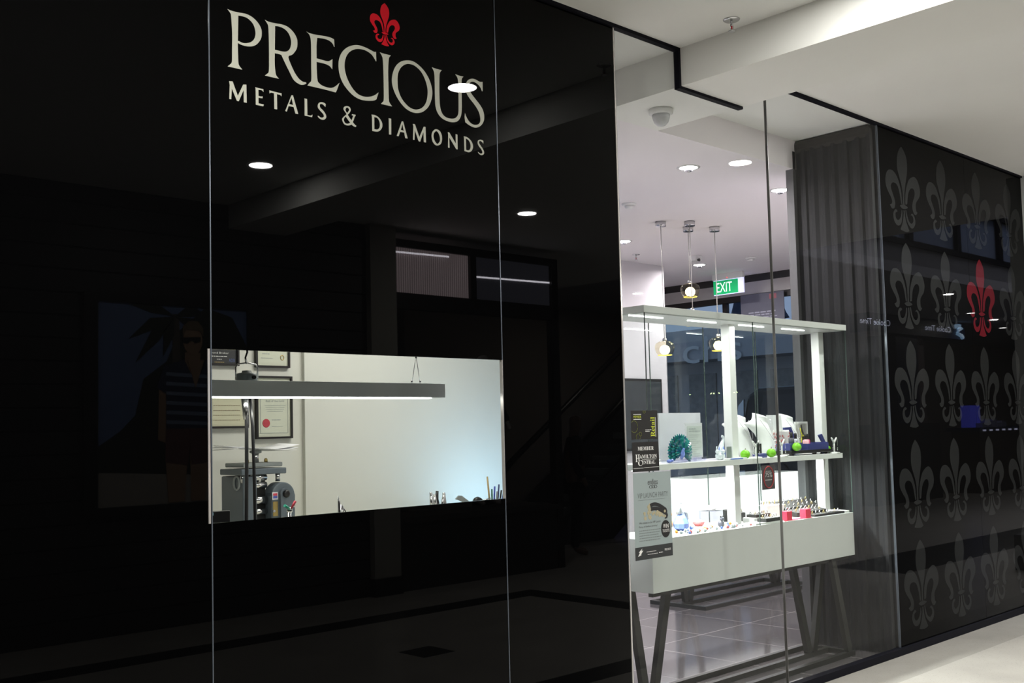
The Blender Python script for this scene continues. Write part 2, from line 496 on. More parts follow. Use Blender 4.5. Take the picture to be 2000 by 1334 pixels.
# corridor ceiling, its bulkhead and the soffits that run on through the glass
struct(MB().box(-2, 11, -9, 0.62, 3.6, 3.7).build('ceiling', PLASTER))
struct(MB().box(4.54, 5.115, -5.0, 0.62, 3.39, 3.6).build('ceiling_bulkhead', PLASTER))
struct(MB().box(4.2, 11.2, 0.62, 5.6, 3.39, 3.7).build('ceiling_shop', SHOPCEIL))
struct(MB().box(-2, 4.2, 0.62, 2.6, 2.9, 3.7).build('ceiling_workshop', CREAM))
# black channel that holds the glass
b = MB()
b.box(-2, 4.54, -0.014, 0.02, 3.582, 3.6); b.box(4.522, 4.54, -0.014, 0.02, 3.39, 3.582)
b.box(4.522, 5.115, -0.014, 0.02, 3.374, 3.39); b.box(5.115, 9.22, -0.014, 0.02, 3.584, 3.6)
struct(b.build('trim_1', BLACKTRIM))
struct(MB().box(4.0, 9.22, -0.022, 0.03, 0, 0.045).build('trim_2', BLACKTRIM))
# the glass front
def pane(n, x0, x1, m, top=3.583, bot=0.0):
    return struct(MB().box(x0 + 0.0015, x1 - 0.0015, 0, 0.012, bot, top).build('window_%d' % n, m))
pane(1, -2, 1.786, BLACKGLASS)
HX0, HX1, HZ0, HZ1 = 1.775, 3.183, 1.253, 1.866
b = MB()
b.box(1.7875, 3.1835, 0, 0.012, 0, HZ0); b.box(1.7875, 3.1835, 0, 0.012, HZ1, 3.583)
w2 = struct(b.build('window_2', BLACKGLASS))
MB().box(1.7875, 3.1835, 0.0, 0.012, HZ0, HZ1).build('clear_pane', CLEAR, w2)
pane(3, 3.185, 4.000, BLACKGLASS)
struct(MB().prism([(4.012, 0.045), (5.3725, 0.045), (5.3725, 3.585), (5.117, 3.585), (5.117, 3.375), (4.524, 3.375), (4.524, 3.583), (4.012, 3.583)], 0, 0.012).build('window_4', CLEAR))
pane(5, 5.377, 6.735, CLEAR, 3.585, 0.045)
pane(6, 6.735, 8.1, FLEURGLASS, 3.585, 0.045)
pane(7, 8.1, 9.22, FLEURGLASS, 3.585, 0.045)
struct(MB().box(1.7838, 1.7878, -0.0025, 0.012, 0, 3.583).build('trim_3', SEAMMAT))
struct(MB().box(3.1828, 3.1868, -0.0025, 0.012, 0, 3.583).build('trim_4', SEAMMAT))
struct(MB().box(1.772, 1.780, -0.004, 0.012, HZ0, HZ1).build('trim_5', SEAMLIGHT))
struct(MB().box(3.181, 3.1835, -0.004, 0.013, HZ0, HZ1).build('trim_6', SEAMLIGHT))
struct(MB().box(4.000, 4.008, -0.003, 0.014, 0.045, 3.583).build('trim_7', SEAMLIGHT))
struct(MB().box(4.008, 4.012, -0.001, 0.014, 0.045, 3.583).build('trim_8', SEAMMAT))
struct(MB().box(5.3725, 5.377, -0.002, 0.014, 0.045, 3.585).build('trim_9', mat('dark silicone joint', (0.10, 0.095, 0.09), 0.3)))
struct(MB().box(6.733, 6.738, -0.002, 0.013, 0.045, 3.585).build('trim_10', SEAMMAT))
struct(MB().box(9.22, 9.9, -0.12, 0.5, 0, 3.6).build('wall_right', mat('pale end pillar paint', (0.55, 0.57, 0.57), 0.7)))
struct(MB().box(9.9, 32, -0.05, 0.1, 0, 7.2).build('wall_corridor_right', WHITEWALL))
struct(MB().box(-2.1, -2.0, -9, 2.6, 0, 3.7).build('wall_left', PLANK))

# ------------------------------------------------------------------ shop and workshop walls
struct(MB().box(-2, 5.75, 2.2, 2.3, 0, 3.6).build('wall_workshop_back', CREAM))
struct(MB().box(3.53, 5.75, 2.17, 2.2, 0, 2.9).build('wall_workshop_lining', CREAM))
b = MB()
b.hexa([(4.15, 0.42, 0), (5.9, 2.32, 0), (5.83, 2.38, 0), (4.08, 0.48, 0)], [(4.15, 0.42, 3.6), (5.9, 2.32, 3.6), (5.83, 2.38, 3.6), (4.08, 0.48, 3.6)])
b.box(3.70, 4.15, 0.42, 0.47, 0, 3.6)
struct(b.build('wall_partition', WHITEWALL))
struct(MB().box(3.66, 3.70, 0.014, 0.47, 0, 3.6).build('wall_partition_return', WHITEWALL))
struct(MB().box(5.9, 9.52, 4.1, 4.25, 0, 3.39).build('wall_shop_back', WHITEWALL))
struct(MB().box(9.42, 9.52, 4.25, 5.6, 0, 3.39).build('wall_shop_return', WHITEWALL))
struct(MB().box(9.52, 11.3, 5.5, 5.6, 0, 3.39).build('wall_shop_end', WHITEWALL))
struct(MB().box(6.80, 11.2, 0.55, 0.66, 0, 3.6).build('wall_shop_front', WHITEWALL))
struct(MB().box(6.735, 11.2, 0.013, 0.05, 0, 3.6).build('wall_fleur_backing', BLACK))
# street side glazing: frame, lintel, clear panes
b = MB()
b.box(10.98, 11.06, 0.66, 5.5, 3.30, 3.39)
struct(b.build('trim_11', DARKFRAME))
struct(MB().box(10.96, 11.08, 0.66, 5.5, 3.15, 3.30).build('trim_12', mat('grey lintel', (0.40, 0.38, 0.37), 0.6)))
b = MB()
b.box(10.98, 11.06, 0.66, 5.5, 3.08, 3.15); b.box(10.98, 11.06, 0.66, 5.5, 0, 0.10)
for yy in (0.70, 1.9, 3.10, 4.32, 5.46): b.box(10.99, 11.05, yy - 0.03, yy + 0.03, 0.1, 3.08)
struct(b.build('trim_13', DARKFRAME))
struct(MB().box(11.015, 11.025, 0.66, 5.5, 0.1, 3.08).build('window_8', CLEAR))

# ribbed dark drape that closes the display off at its right end
b = MB()
x = 6.705
ys = [0.035]
while ys[-1] < 0.62: ys.append(ys[-1] + random.uniform(0.03, 0.075))
pts = []
for i, yv in enumerate(ys):
    pts.append((x - (0.0 if i % 2 else 0.012), yv)); pts.append((x - (0.0 if i % 2 else 0.012), min(yv + 0.022, 0.64)))
lo = [(p[0], p[1], 0.0) for p in pts] + [(6.80, ys[-1] + 0.022, 0.0), (6.80, 0.035, 0.0)]
b.hexa(list(reversed(lo)), [(p[0], p[1], 3.53) for p in reversed(lo)])
cd = thing('display_drape', (6.74, 0.3, 0), 'tall charcoal ribbed drape panel beside the lit display cabinet', 'drape')
b.build('pleated_panel', CURTAIN, cd)
b = MB().box(6.690, 6.80, 0.035, 0.66, 3.50, 3.598)  # dark strip standing in for the soft shade at the drape's top
b.build('pelmet', CURTTOP, cd, bevel=0.03)
MB().box(6.66, 6.70, 0.62, 0.68, 0, 3.52).build('edge_strip', mat('grey drape edging', (0.12, 0.12, 0.125), 0.6), cd)

# ================================================================== signs on the glass
GL = {'P':[[(3718,6229,1),(3753,6224,0),(3806,6226,0),(3873,6231,0),(3926,6218,0),(3969,6189,0),(3994,6152,0),(4000,6117,0),(3993,6075,0),(3968,6034,0),(3938,6007,0),(3902,5992,0),(3860,5986,0),(3822,5989,0),(3801,5995,1),(3802,5926,0),(3805,5848,0),(3813,5825,0),(3837,5802,1),(3773,5801,0),(3717,5800,1),(3737,5820,0),(3752,5843,0),(3754,5914,0),(3756,6061,0),(3748,6186,0),(3740,6206,0),(3730,6218,0)],[(3807,6202,1),(3835,6205,0),(3872,6204,0),(3904,6190,0),(3931,6164,0),(3944,6128,0),(3947,6094,0),(3935,6056,0),(3908,6027,0),(3870,6010,0),(3838,6005,0),(3812,6011,1),(3802,6011,1)]],
'R':[[(4025,6227,1),(4063,6220,0),(4119,6223,0),(4175,6228,0),(4226,6221,0),(4271,6194,0),(4300,6155,0),(4307,6115,0),(4301,6073,0),(4281,6038,0),(4258,6012,0),(4229,5997,1),(4227,5979,0),(4245,5938,0),(4279,5879,0),(4313,5841,0),(4347,5823,0),(4379,5823,1),(4383,5815,1),(4358,5800,0),(4324,5795,0),(4284,5809,0),(4261,5829,0),(4233,5874,0),(4200,5927,0),(4165,5989,1),(4144,5991,0),(4108,5989,1),(4107,5907,0),(4113,5843,0),(4121,5819,0),(4142,5800,1),(4080,5799,0),(4022,5799,1),(4042,5817,0),(4056,5840,0),(4059,5936,0),(4059,6086,0),(4056,6176,0),(4049,6199,0),(4038,6214,0)],[(4114,6200,1),(4141,6205,0),(4180,6202,0),(4214,6187,0),(4239,6158,0),(4251,6117,0),(4247,6076,0),(4232,6044,0),(4206,6025,0),(4172,6018,0),(4139,6017,0),(4109,6017,1)]],
'E':[[(4386,6227,1),(4420,6220,0),(4485,6223,0),(4557,6231,0),(4612,6232,0),(4642,6225,1),(4645,6164,1),(4638,6169,0),(4629,6186,0),(4599,6203,0),(4557,6208,0),(4486,6201,1),(4479,6140,0),(4478,6035,1),(4524,6034,0),(4578,6035,0),(4603,6046,0),(4624,6063,1),(4621,5978,1),(4614,5986,0),(4596,6000,0),(4560,6008,0),(4524,6008,0),(4477,6007,1),(4478,5932,0),(4483,5866,0),(4491,5847,0),(4521,5830,0),(4569,5824,0),(4611,5828,0),(4648,5849,0),(4687,5886,1),(4666,5832,0),(4653,5804,1),(4641,5800,0),(4550,5802,0),(4391,5801,1),(4414,5831,0),(4427,5854,0),(4428,5973,0),(4429,6102,0),(4426,6174,0),(4417,6203,0),(4405,6216,0)]],
'C':[[(5047,6221,1),(5049,6143,1),(5044,6140,0),(5031,6158,0),(5000,6188,0),(4948,6206,0),(4897,6207,0),(4846,6195,0),(4795,6165,0),(4760,6122,0),(4741,6070,0),(4738,6016,0),(4751,5961,0),(4778,5908,0),(4815,5863,0),(4859,5832,0),(4916,5822,0),(4973,5831,0),(5026,5855,0),(5067,5888,1),(5044,5824,1),(5018,5809,0),(4960,5795,0),(4890,5790,0),(4827,5804,0),(4771,5838,0),(4722,5886,0),(4692,5943,0),(4680,6008,0),(4685,6073,0),(4714,6138,0),(4765,6190,0),(4828,6223,0),(4885,6235,0),(4949,6231,0),(5000,6221,0),(5029,6216,0)]],
'I':[[(5086,6225,1),(5124,6223,0),(5164,6224,0),(5198,6225,1),(5180,6203,0),(5173,6174,0),(5167,6084,0),(5167,5975,0),(5169,5855,0),(5176,5823,0),(5201,5796,1),(5149,5795,0),(5088,5795,1),(5106,5815,0),(5117,5839,0),(5119,5965,0),(5118,6074,0),(5115,6166,0),(5107,6197,0)]],
'O':[[(5203,6008,0),(5215,6082,0),(5250,6151,0),(5305,6199,0),(5370,6223,0),(5432,6227,0),(5495,6206,0),(5557,6163,0),(5605,6100,0),(5630,6020,0),(5622,5945,0),(5585,5869,0),(5527,5816,0),(5464,5791,0),(5402,5789,0),(5334,5811,0),(5267,5867,0),(5222,5935,0)],[(5262,6026,0),(5269,6088,0),(5300,6145,0),(5349,6184,0),(5397,6197,0),(5452,6191,0),(5507,6161,0),(5548,6110,0),(5575,6042,0),(5579,5975,0),(5561,5904,0),(5521,5851,0),(5465,5822,0),(5409,5818,0),(5355,5838,0),(5301,5885,0),(5269,5950,0)]],
'U':[[(5629,6223,1),(5672,6220,0),(5741,6220,1),(5722,6199,0),(5714,6169,0),(5710,6082,0),(5709,5979,0),(5714,5895,0),(5735,5842,0),(5770,5817,0),(5821,5812,0),(5873,5823,0),(5904,5848,0),(5920,5889,0),(5924,6012,0),(5925,6128,0),(5921,6174,0),(5913,6198,0),(5891,6219,1),(5936,6216,0),(5987,6218,1),(5969,6196,0),(5963,6159,0),(5961,6019,0),(5958,5914,0),(5945,5853,0),(5914,5810,0),(5872,5789,0),(5813,5782,0),(5741,5794,0),(5691,5828,0),(5664,5885,0),(5659,5969,0),(5659,6083,0),(5658,6157,0),(5650,6195,0)]],
'S':[[(6211,6219,1),(6210,6135,1),(6200,6132,0),(6189,6154,0),(6163,6178,0),(6125,6194,0),(6087,6193,0),(6056,6173,0),(6047,6142,0),(6054,6114,0),(6076,6083,0),(6121,6045,0),(6173,6003,0),(6207,5962,0),(6221,5912,0),(6214,5863,0),(6183,5819,0),(6136,5791,0),(6090,5784,0),(6037,5795,0),(5996,5812,1),(5990,5856,0),(5995,5895,1),(6009,5865,0),(6038,5830,0),(6076,5811,0),(6114,5810,0),(6153,5825,0),(6173,5855,0),(6170,5902,0),(6149,5948,0),(6104,5995,0),(6052,6037,0),(6019,6075,0),(6005,6115,0),(6013,6161,0),(6041,6199,0),(6084,6220,0),(6126,6223,0),(6164,6214,0),(6187,6213,0)]],
'm1':[[(3729,5694,1),(3757,5697,1),(3798,5599,1),(3842,5692,1),(3868,5697,1),(3870,5561,1),(3846,5560,1),(3845,5650,1),(3805,5559,1),(3790,5559,1),(3750,5643,1),(3745,5561,1),(3729,5561,1),(3733,5665,1)]],
'e1':[[(3940,5693,1),(3971,5692,0),(4009,5692,1),(4009,5670,1),(3994,5681,0),(3967,5678,1),(3967,5633,1),(3988,5632,0),(4002,5637,1),(4001,5621,1),(3967,5619,1),(3967,5576,1),(3993,5576,0),(4012,5576,1),(4006,5561,1),(3944,5561,1),(3944,5673,0)]],
't1':[[(4059,5694,1),(4111,5692,0),(4163,5692,1),(4162,5668,1),(4149,5677,0),(4123,5678,1),(4124,5561,1),(4100,5559,1),(4098,5679,1),(4073,5679,0),(4060,5669,1)]],
'a1':[[(4248,5694,1),(4262,5697,1),(4307,5560,1),(4282,5559,1),(4266,5607,1),(4223,5606,1),(4207,5560,1),(4193,5562,1)],[(4229,5623,1),(4249,5675,1),(4262,5622,1)]],
'l1':[[(4361,5694,1),(4387,5694,1),(4388,5569,1),(4418,5570,0),(4434,5582,1),(4430,5559,1),(4363,5559,1),(4364,5679,0)]],
's1':[[(4556,5688,1),(4552,5662,1),(4542,5671,0),(4526,5680,0),(4507,5678,0),(4501,5666,0),(4507,5648,0),(4532,5631,0),(4553,5607,0),(4559,5584,0),(4546,5565,0),(4524,5556,0),(4499,5561,0),(4482,5572,1),(4482,5583,1),(4505,5573,0),(4524,5574,0),(4537,5585,0),(4531,5603,0),(4506,5623,0),(4485,5643,0),(4483,5665,0),(4495,5686,0),(4517,5695,0),(4539,5695,0)]],
'amp':[[(4707,5590,0),(4712,5607,0),(4731,5627,0),(4751,5645,1),(4732,5664,0),(4721,5681,0),(4729,5700,0),(4753,5711,0),(4778,5708,0),(4790,5689,0),(4781,5665,0),(4761,5642,1),(4777,5622,0),(4796,5603,1),(4807,5628,0),(4814,5646,1),(4800,5644,1),(4801,5655,1),(4837,5656,1),(4833,5640,1),(4827,5640,1),(4823,5625,0),(4809,5592,1),(4826,5575,0),(4843,5568,1),(4835,5556,1),(4815,5559,0),(4794,5569,1),(4776,5559,0),(4749,5554,0),(4723,5562,0)],[(4755,5655,1),(4770,5674,0),(4773,5689,0),(4762,5699,0),(4749,5696,0),(4740,5682,0),(4745,5666,0)],[(4783,5581,1),(4757,5607,0),(4741,5624,1),(4727,5607,0),(4724,5587,0),(4737,5570,0),(4759,5569,0)]],
'd1':[[(4992,5688,1),(5031,5689,0),(5069,5674,0),(5094,5644,0),(5099,5616,0),(5088,5586,0),(5059,5561,0),(5028,5554,0),(4997,5554,1),(4996,5660,0)],[(5019,5673,1),(5048,5670,0),(5068,5648,0),(5074,5618,0),(5067,5591,0),(5046,5575,0),(5018,5573,1)]],
'i1':[[(5161,5690,1),(5190,5691,1),(5188,5557,1),(5164,5555,1),(5164,5675,0)]],
'a2':[[(5298,5689,1),(5313,5691,1),(5357,5555,1),(5332,5553,1),(5321,5599,1),(5280,5597,1),(5263,5557,1),(5243,5556,1)],[(5287,5615,1),(5305,5667,1),(5316,5614,1)]],
'm2':[[(5413,5689,1),(5437,5690,1),(5481,5589,1),(5530,5687,1),(5550,5688,1),(5552,5554,1),(5528,5553,1),(5526,5642,1),(5489,5551,1),(5472,5552,1),(5433,5640,1),(5428,5555,1),(5412,5555,1),(5419,5670,1)]],
'o2':[[(5613,5622,0),(5624,5659,0),(5651,5685,0),(5678,5690,0),(5708,5678,0),(5726,5645,0),(5727,5606,0),(5713,5570,0),(5678,5550,0),(5648,5553,0),(5622,5578,0)],[(5634,5622,0),(5643,5654,0),(5666,5673,0),(5688,5662,0),(5703,5631,0),(5704,5596,0),(5686,5570,0),(5667,5566,0),(5647,5586,0)]],
'n2':[[(5793,5687,1),(5811,5688,1),(5882,5602,1),(5882,5686,1),(5903,5685,1),(5902,5554,1),(5886,5553,1),(5809,5644,1),(5811,5552,1),(5793,5552,1),(5798,5666,1)]],
'd2':[[(5975,5684,1),(6017,5681,0),(6056,5660,0),(6077,5630,0),(6079,5599,0),(6062,5568,0),(6029,5550,0),(5979,5553,1),(5978,5649,0)],[(5999,5668,1),(6028,5658,0),(6047,5634,0),(6052,5604,0),(6042,5577,0),(6022,5566,0),(5999,5567,1)]],
's2':[[(6205,5680,1),(6203,5654,1),(6187,5670,0),(6162,5674,0),(6153,5658,0),(6165,5638,0),(6193,5612,0),(6210,5584,0),(6204,5561,0),(6175,5548,0),(6146,5558,0),(6135,5574,1),(6159,5563,0),(6179,5563,0),(6190,5577,0),(6176,5603,0),(6148,5626,0),(6135,5652,0),(6142,5675,0),(6167,5687,0),(6191,5687,0)]],
'fleur':[[(5142,6653,1),(5163,6637,0),(5182,6612,0),(5187,6581,0),(5183,6548,0),(5170,6512,0),(5156,6472,0),(5148,6435,0),(5148,6406,1),(5134,6405,1),(5136,6451,0),(5129,6485,0),(5112,6520,0),(5099,6549,0),(5098,6584,0),(5108,6619,0),(5124,6639,0)],[(5118,6408,1),(5110,6445,0),(5095,6477,0),(5073,6488,0),(5049,6486,0),(5036,6473,0),(5037,6459,0),(5050,6439,0),(5062,6420,0),(5066,6401,0),(5059,6382,1),(5043,6377,0),(5030,6381,0),(5020,6392,1),(5034,6397,0),(5040,6406,0),(5033,6422,0),(5014,6440,0),(4995,6464,0),(4991,6488,0),(4998,6514,0),(5016,6533,0),(5039,6539,0),(5066,6535,0),(5092,6518,0),(5111,6490,0),(5124,6455,0),(5129,6407,1)],[(5156,6408,1),(5159,6451,0),(5174,6487,0),(5194,6516,0),(5222,6533,0),(5250,6539,0),(5273,6528,0),(5289,6506,0),(5294,6481,0),(5284,6456,0),(5263,6438,0),(5251,6425,0),(5249,6408,0),(5252,6392,0),(5262,6387,1),(5246,6375,0),(5228,6380,0),(5217,6400,0),(5221,6424,0),(5236,6447,0),(5244,6465,0),(5240,6481,0),(5225,6487,0),(5205,6480,0),(5185,6457,0),(5172,6412,1)],[(5105,6397,1),(5125,6405,0),(5156,6405,0),(5178,6398,1),(5160,6391,0),(5129,6388,0)],[(5119,6381,1),(5126,6381,1),(5124,6355,0),(5112,6326,0),(5092,6313,0),(5069,6314,0),(5050,6330,0),(5045,6351,0),(5053,6369,0),(5070,6378,0),(5084,6372,1),(5076,6367,0),(5066,6363,0),(5064,6350,0),(5073,6337,0),(5089,6336,0),(5104,6345,0),(5114,6362,0)],[(5153,6384,1),(5160,6386,1),(5169,6359,0),(5182,6340,0),(5202,6333,0),(5218,6343,0),(5220,6358,0),(5210,6369,0),(5197,6367,1),(5211,6377,0),(5228,6370,0),(5238,6353,0),(5235,6333,0),(5217,6316,0),(5197,6314,0),(5174,6328,0),(5159,6350,0)],[(5136,6382,1),(5146,6383,1),(5151,6348,0),(5166,6319,0),(5181,6299,1),(5158,6293,0),(5127,6294,0),(5102,6298,1),(5120,6324,0),(5134,6357,0)]],
}
G = {k: [[(a / 2000, c / 2000, f) for a, c, f in l] for l in v] for k, v in GL.items()}
def wall_outline(mb, loops, depth, y, k=5):
    me = outline_mesh(loops, depth, k)
    mb.mesh(me, Matrix.Translation((0, y, 0)) @ FRONT)
    return mb
sign = thing('shop_sign', (2.48, 0.0, 2.75), 'ivory and red shop name lettering high on the black glass', 'sign')
for k in 'PRECIOUS': wall_outline(MB(), G[k], 0.0003, -0.0002).build('name_letter', IVORY, sign)
for k in ('m1', 'e1', 't1', 'a1', 'l1', 's1', 'amp', 'd1', 'i1', 'a2', 'm2', 'o2', 'n2', 'd2', 's2'): wall_outline(MB(), G[k], 0.0003, -0.0002, 4).build('tagline_letter', IVORY, sign)
b = wall_outline(MB(), G['fleur'], 0.0003, -0.0002)
e = b.build('fleur_de_lis_emblem', RED, sign); e['label'] = 'red emblem'

# fleur-de-lis decals in rows on the charcoal glass
FL = [[((x - 2.5715) / 0.180, (z - 3.147) / 0.180, c) for x, z, c in l] for l in G['fleur']]
def decal_mesh(m):
    o = MB()
    me = outline_mesh([[(x * 0.61, z * 0.61, c) for x, z, c in l] for l in FL], 0.0003)
    o.mesh(me, FRONT)
    return o
rowz = [2.885, 2.195, 1.505, 0.812, 0.122]
colx = [7.08, 7.69, 8.30, 8.91]
rown = ['top', 'second', 'third', 'fourth', 'bottom']
coln = ['beside the drape', 'second from the drape', 'third from the drape', 'farthest from the drape']
first = decal_mesh(None).build('fleur_de_lis_decal', GREYVINYL)
first.location = (colx[0], -0.0004, rowz[0])
tag(first, '', 'decal', 'fleur-de-lis decals on the charcoal glass')
for r in range(5):
    for c in range(4):
        if (r, c) == (0, 0): o = first
        elif (r, c) == (1, 2):
            o = decal_mesh(None).build('fleur_de_lis_decal', REDVINYL)
            tag(o, 'the one red fleur-de-lis decal among the grey ones', 'decal', 'fleur-de-lis decals on the charcoal glass')
        else:
            o = first.copy(); COL.objects.link(o)
        o.location = (colx[c], -0.0004, rowz[r])
        if (r, c) != (1, 2): o['label'] = 'grey fleur-de-lis decal on charcoal glass, %s row, %s' % (rown[r], coln[c])

# stickers and the poster on the clear pane
st = thing('membership_sticker', (4.15, -0.001, 1.49), 'square black sticker with lime Retail lettering on the clear pane', 'sticker')
MB().box(4.050, 4.258, -0.0015, -0.0003, 1.4915, 1.637).build('backing', MATTEBLACK, st)
b = MB()
put_text(b, serif('Retail'), 4.217 - 0.050, 4.217 + 0.050, 1.553 - 0.017, 1.553 + 0.017, -0.0022)
b2 = b.bm
bmesh.ops.rotate(b2, verts=b2.verts, cent=(4.217, 0, 1.553), matrix=Matrix.Rotation(-pi / 2, 3, 'Y'))
b.build('retail_lettering', LIME, st)
b = MB()
put_text(b, 'MEMBER', 4.068, 4.128, 1.599, 1.611, -0.0022)
b.build('member_lettering', LIME, st)
b = MB()
b.box(4.068, 4.128, -0.0022, -0.0016, 1.616, 1.6185); b.box(4.068, 4.128, -0.0022, -0.0016, 1.591, 1.5935)
b.box(4.239, 4.2415, -0.0022, -0.0016, 1.503, 1.602)
b.build('rule_lines', WHITEINK, st)
b = MB(); greek(b, 4.158, 4.206, 1.536, 1.541, -0.0022); greek(b, 4.158, 4.190, 1.528, 1.534, -0.0022)
b.build('small_print', WHITEINK, st)
for (cx_, cz_, rr) in ((4.071, 1.556, 0.027), (4.118, 1.518, 0.009), (4.100, 1.503, 0.015), (4.153, 1.634, 0.010)):
    pts = [(cx_ + rr * cos(t * pi / 16), -0.002, cz_ + rr * 1.1 * sin(t * pi / 16)) for t in range(32)]
    pts = [p for p in pts if 4.0515 < p[0] and 1.493 < p[2] < 1.6355]
    b = MB()
    for p, q in zip(pts, pts[1:]):
        if (Vector(p) - Vector(q)).length < 0.02: b.bar(p, q, 0.0012, 0.0022)
    b.build('printed_ring', GREENINK, st)
st = thing('membership_sticker', (4.155, -0.001, 1.329), 'black sticker with white serif MEMBER lettering below the lime one', 'sticker')
MB().box(4.052, 4.260, -0.0015, -0.0003, 1.3295, 1.4775).build('backing', MATTEBLACK, st)
b = MB()
put_text(b, serif('MEMBER'), 4.094, 4.218, 1.4365, 1.4545, -0.0022, spacing=1.1)
put_text(b, serif('AMILTON'), 4.106, 4.242, 1.395, 1.414, -0.0022)
put_text(b, serif('H'), 4.074, 4.108, 1.379, 1.416, -0.0022)
put_text(b, serif('ENTRAL'), 4.124, 4.228, 1.366, 1.384, -0.0022)
put_text(b, serif('C'), 4.093, 4.126, 1.359, 1.388, -0.0022)
b.box(4.125, 4.238, -0.0022, -0.0016, 1.389, 1.3905)
b.box(4.056, 4.135, -0.0022, -0.0016, 1.3465, 1.3480); b.box(4.180, 4.256, -0.0022, -0.0016, 1.3485, 1.3500)
greek(b, 4.140, 4.178, 1.3465, 1.3500, -0.0022)
b.build('lettering', WHITEINK, st)

st = thing('event_poster', (4.2, -0.001, 0.891), 'grey green launch party poster with stacked bracelets on the clear pane', 'poster')
MB().box(4.052, 4.348, -0.0012, -0.0003, 0.955, 1.3235).build('sheet', POSTERGREY, st)
MB().box(4.052, 4.348, -0.0013, -0.0003, 0.891, 0.955).build('footer_band', mat('dark poster band', (0.028, 0.032, 0.033), 0.5), st)
b = MB()
put_text(b, 'endless', 4.164, 4.243, 1.261, 1.290, -0.0020)
for (cx_, cz_) in ((4.187, 1.250), (4.206, 1.250), (4.224, 1.250)):
    pts = [(cx_ + 0.012 * cos(t * pi / 10), -0.002, cz_ + 0.0065 * sin(t * pi / 10)) for t in range(21)]
    for p, q in zip(pts, pts[1:]): b.bar(p, q, 0.001, 0.0016)
b.build('title_script', INK, st)
b = MB(); put_text(b, 'VIP LAUNCH PARTY', 4.082, 4.322, 1.196, 1.222, -0.0018, spacing=1.05)
b.box(4.085, 4.30, -0.0018, -0.0013, 1.186, 1.187)
b.build('heading', mat('mid grey ink', (0.13, 0.15, 0.15), 0.6), st)
b = MB()
put_text(b, 'Win tickets to the VIP Launch', 4.087, 4.256, 1.068, 1.078, -0.0018)
put_text(b, 'Party of Endless Jewelry!', 4.087, 4.230, 1.048, 1.058, -0.0018)
b.build('subheading', INK, st)
b = MB()
for i in range(5): greek(b, 4.087, 4.262 - 0.012 * (i % 3), 1.031 - i * 0.0125, 1.038 - i * 0.0125, -0.0018)
b.build('body_copy', mat('faint grey ink', (0.19, 0.22, 0.22), 0.6), st)
b = MB()
pts = [(4.296 + 0.037 * cos(t * pi / 20), 1.031 + 0.044 * sin(t * pi / 20)) for t in range(40)]
b.prism(pts, -0.0022, -0.0013)
bd = b.build('win_badge', MATTEBLACK, st)
b = MB(); put_text(b, 'WIN', 4.274, 4.319, 1.034, 1.056, -0.0030); put_text(b, 'TICKETS', 4.268, 4.325, 1.014, 1.029, -0.0030)
b.build('badge_lettering', WHITEINK, bd)
# picture of stacked bracelets: three dark cords over gold beads, flat on the sheet
b = MB()
for k, (xa, za, xb, zb) in enumerate(((4.178, 1.154, 4.300, 1.128), (4.172, 1.132, 4.304, 1.108))):
    pth = [(xa + (xb - xa) * t / 16, za + (zb - za) * t / 16 + 0.016 * sin(pi * (t / 16) ** 0.8)) for t in range(17)] + [(xb + 0.006, zb - 0.010), (xb + 0.002, zb - 0.019), (xb - 0.012, zb - 0.024)]
    ribbon(b, pth, [0.0095] * 17 + [0.008, 0.006, 0.003], -0.0019 - 0.0002 * k, -0.0013)
b.build('bracelet_picture', mat('black leather print', (0.018, 0.018, 0.02), 0.5), st)
b = MB()
random.seed(3)
for i in range(34):
    cx_ = 4.125 + random.random() * 0.175; cz_ = 1.094 + random.random() * 0.030
    if i % 4 == 0: cx_, cz_ = 4.160 + random.random() * 0.02, 1.10 + random.random() * 0.065
    rr = random.uniform(0.006, 0.012)
    b.prism([(cx_ + rr * cos(t * pi / 6), cz_ + rr * 0.9 * sin(t * pi / 6)) for t in range(12)], -0.0016 - i * 2e-5, -0.0013)
b.build('bead_picture', mat('gold bead print', (0.42, 0.38, 0.25), 0.4, var=0.6, scale=300), st)
b = MB()
b.prism([(4.072, 0.910), (4.086, 0.928), (4.078, 0.930), (4.105, 0.947), (4.098, 0.936), (4.112, 0.937), (4.092, 0.918), (4.100, 0.917)], -0.0020, -0.0013)
b.build('footer_logo', WHITEINK, st)
b = MB()
greek(b, 4.138, 4.214, 0.925, 0.929, -0.0020); greek(b, 4.146, 4.226, 0.912, 0.916, -0.0020)
greek(b, 4.236, 4.266, 0.912, 0.919, -0.0020); b.build('footer_print', WHITEINK, st)
b = MB(); put_text(b, serif('PRECIOUS'), 4.282, 4.332, 0.921, 0.932, -0.0020)
b.build('footer_lettering', WHITEINK, st)

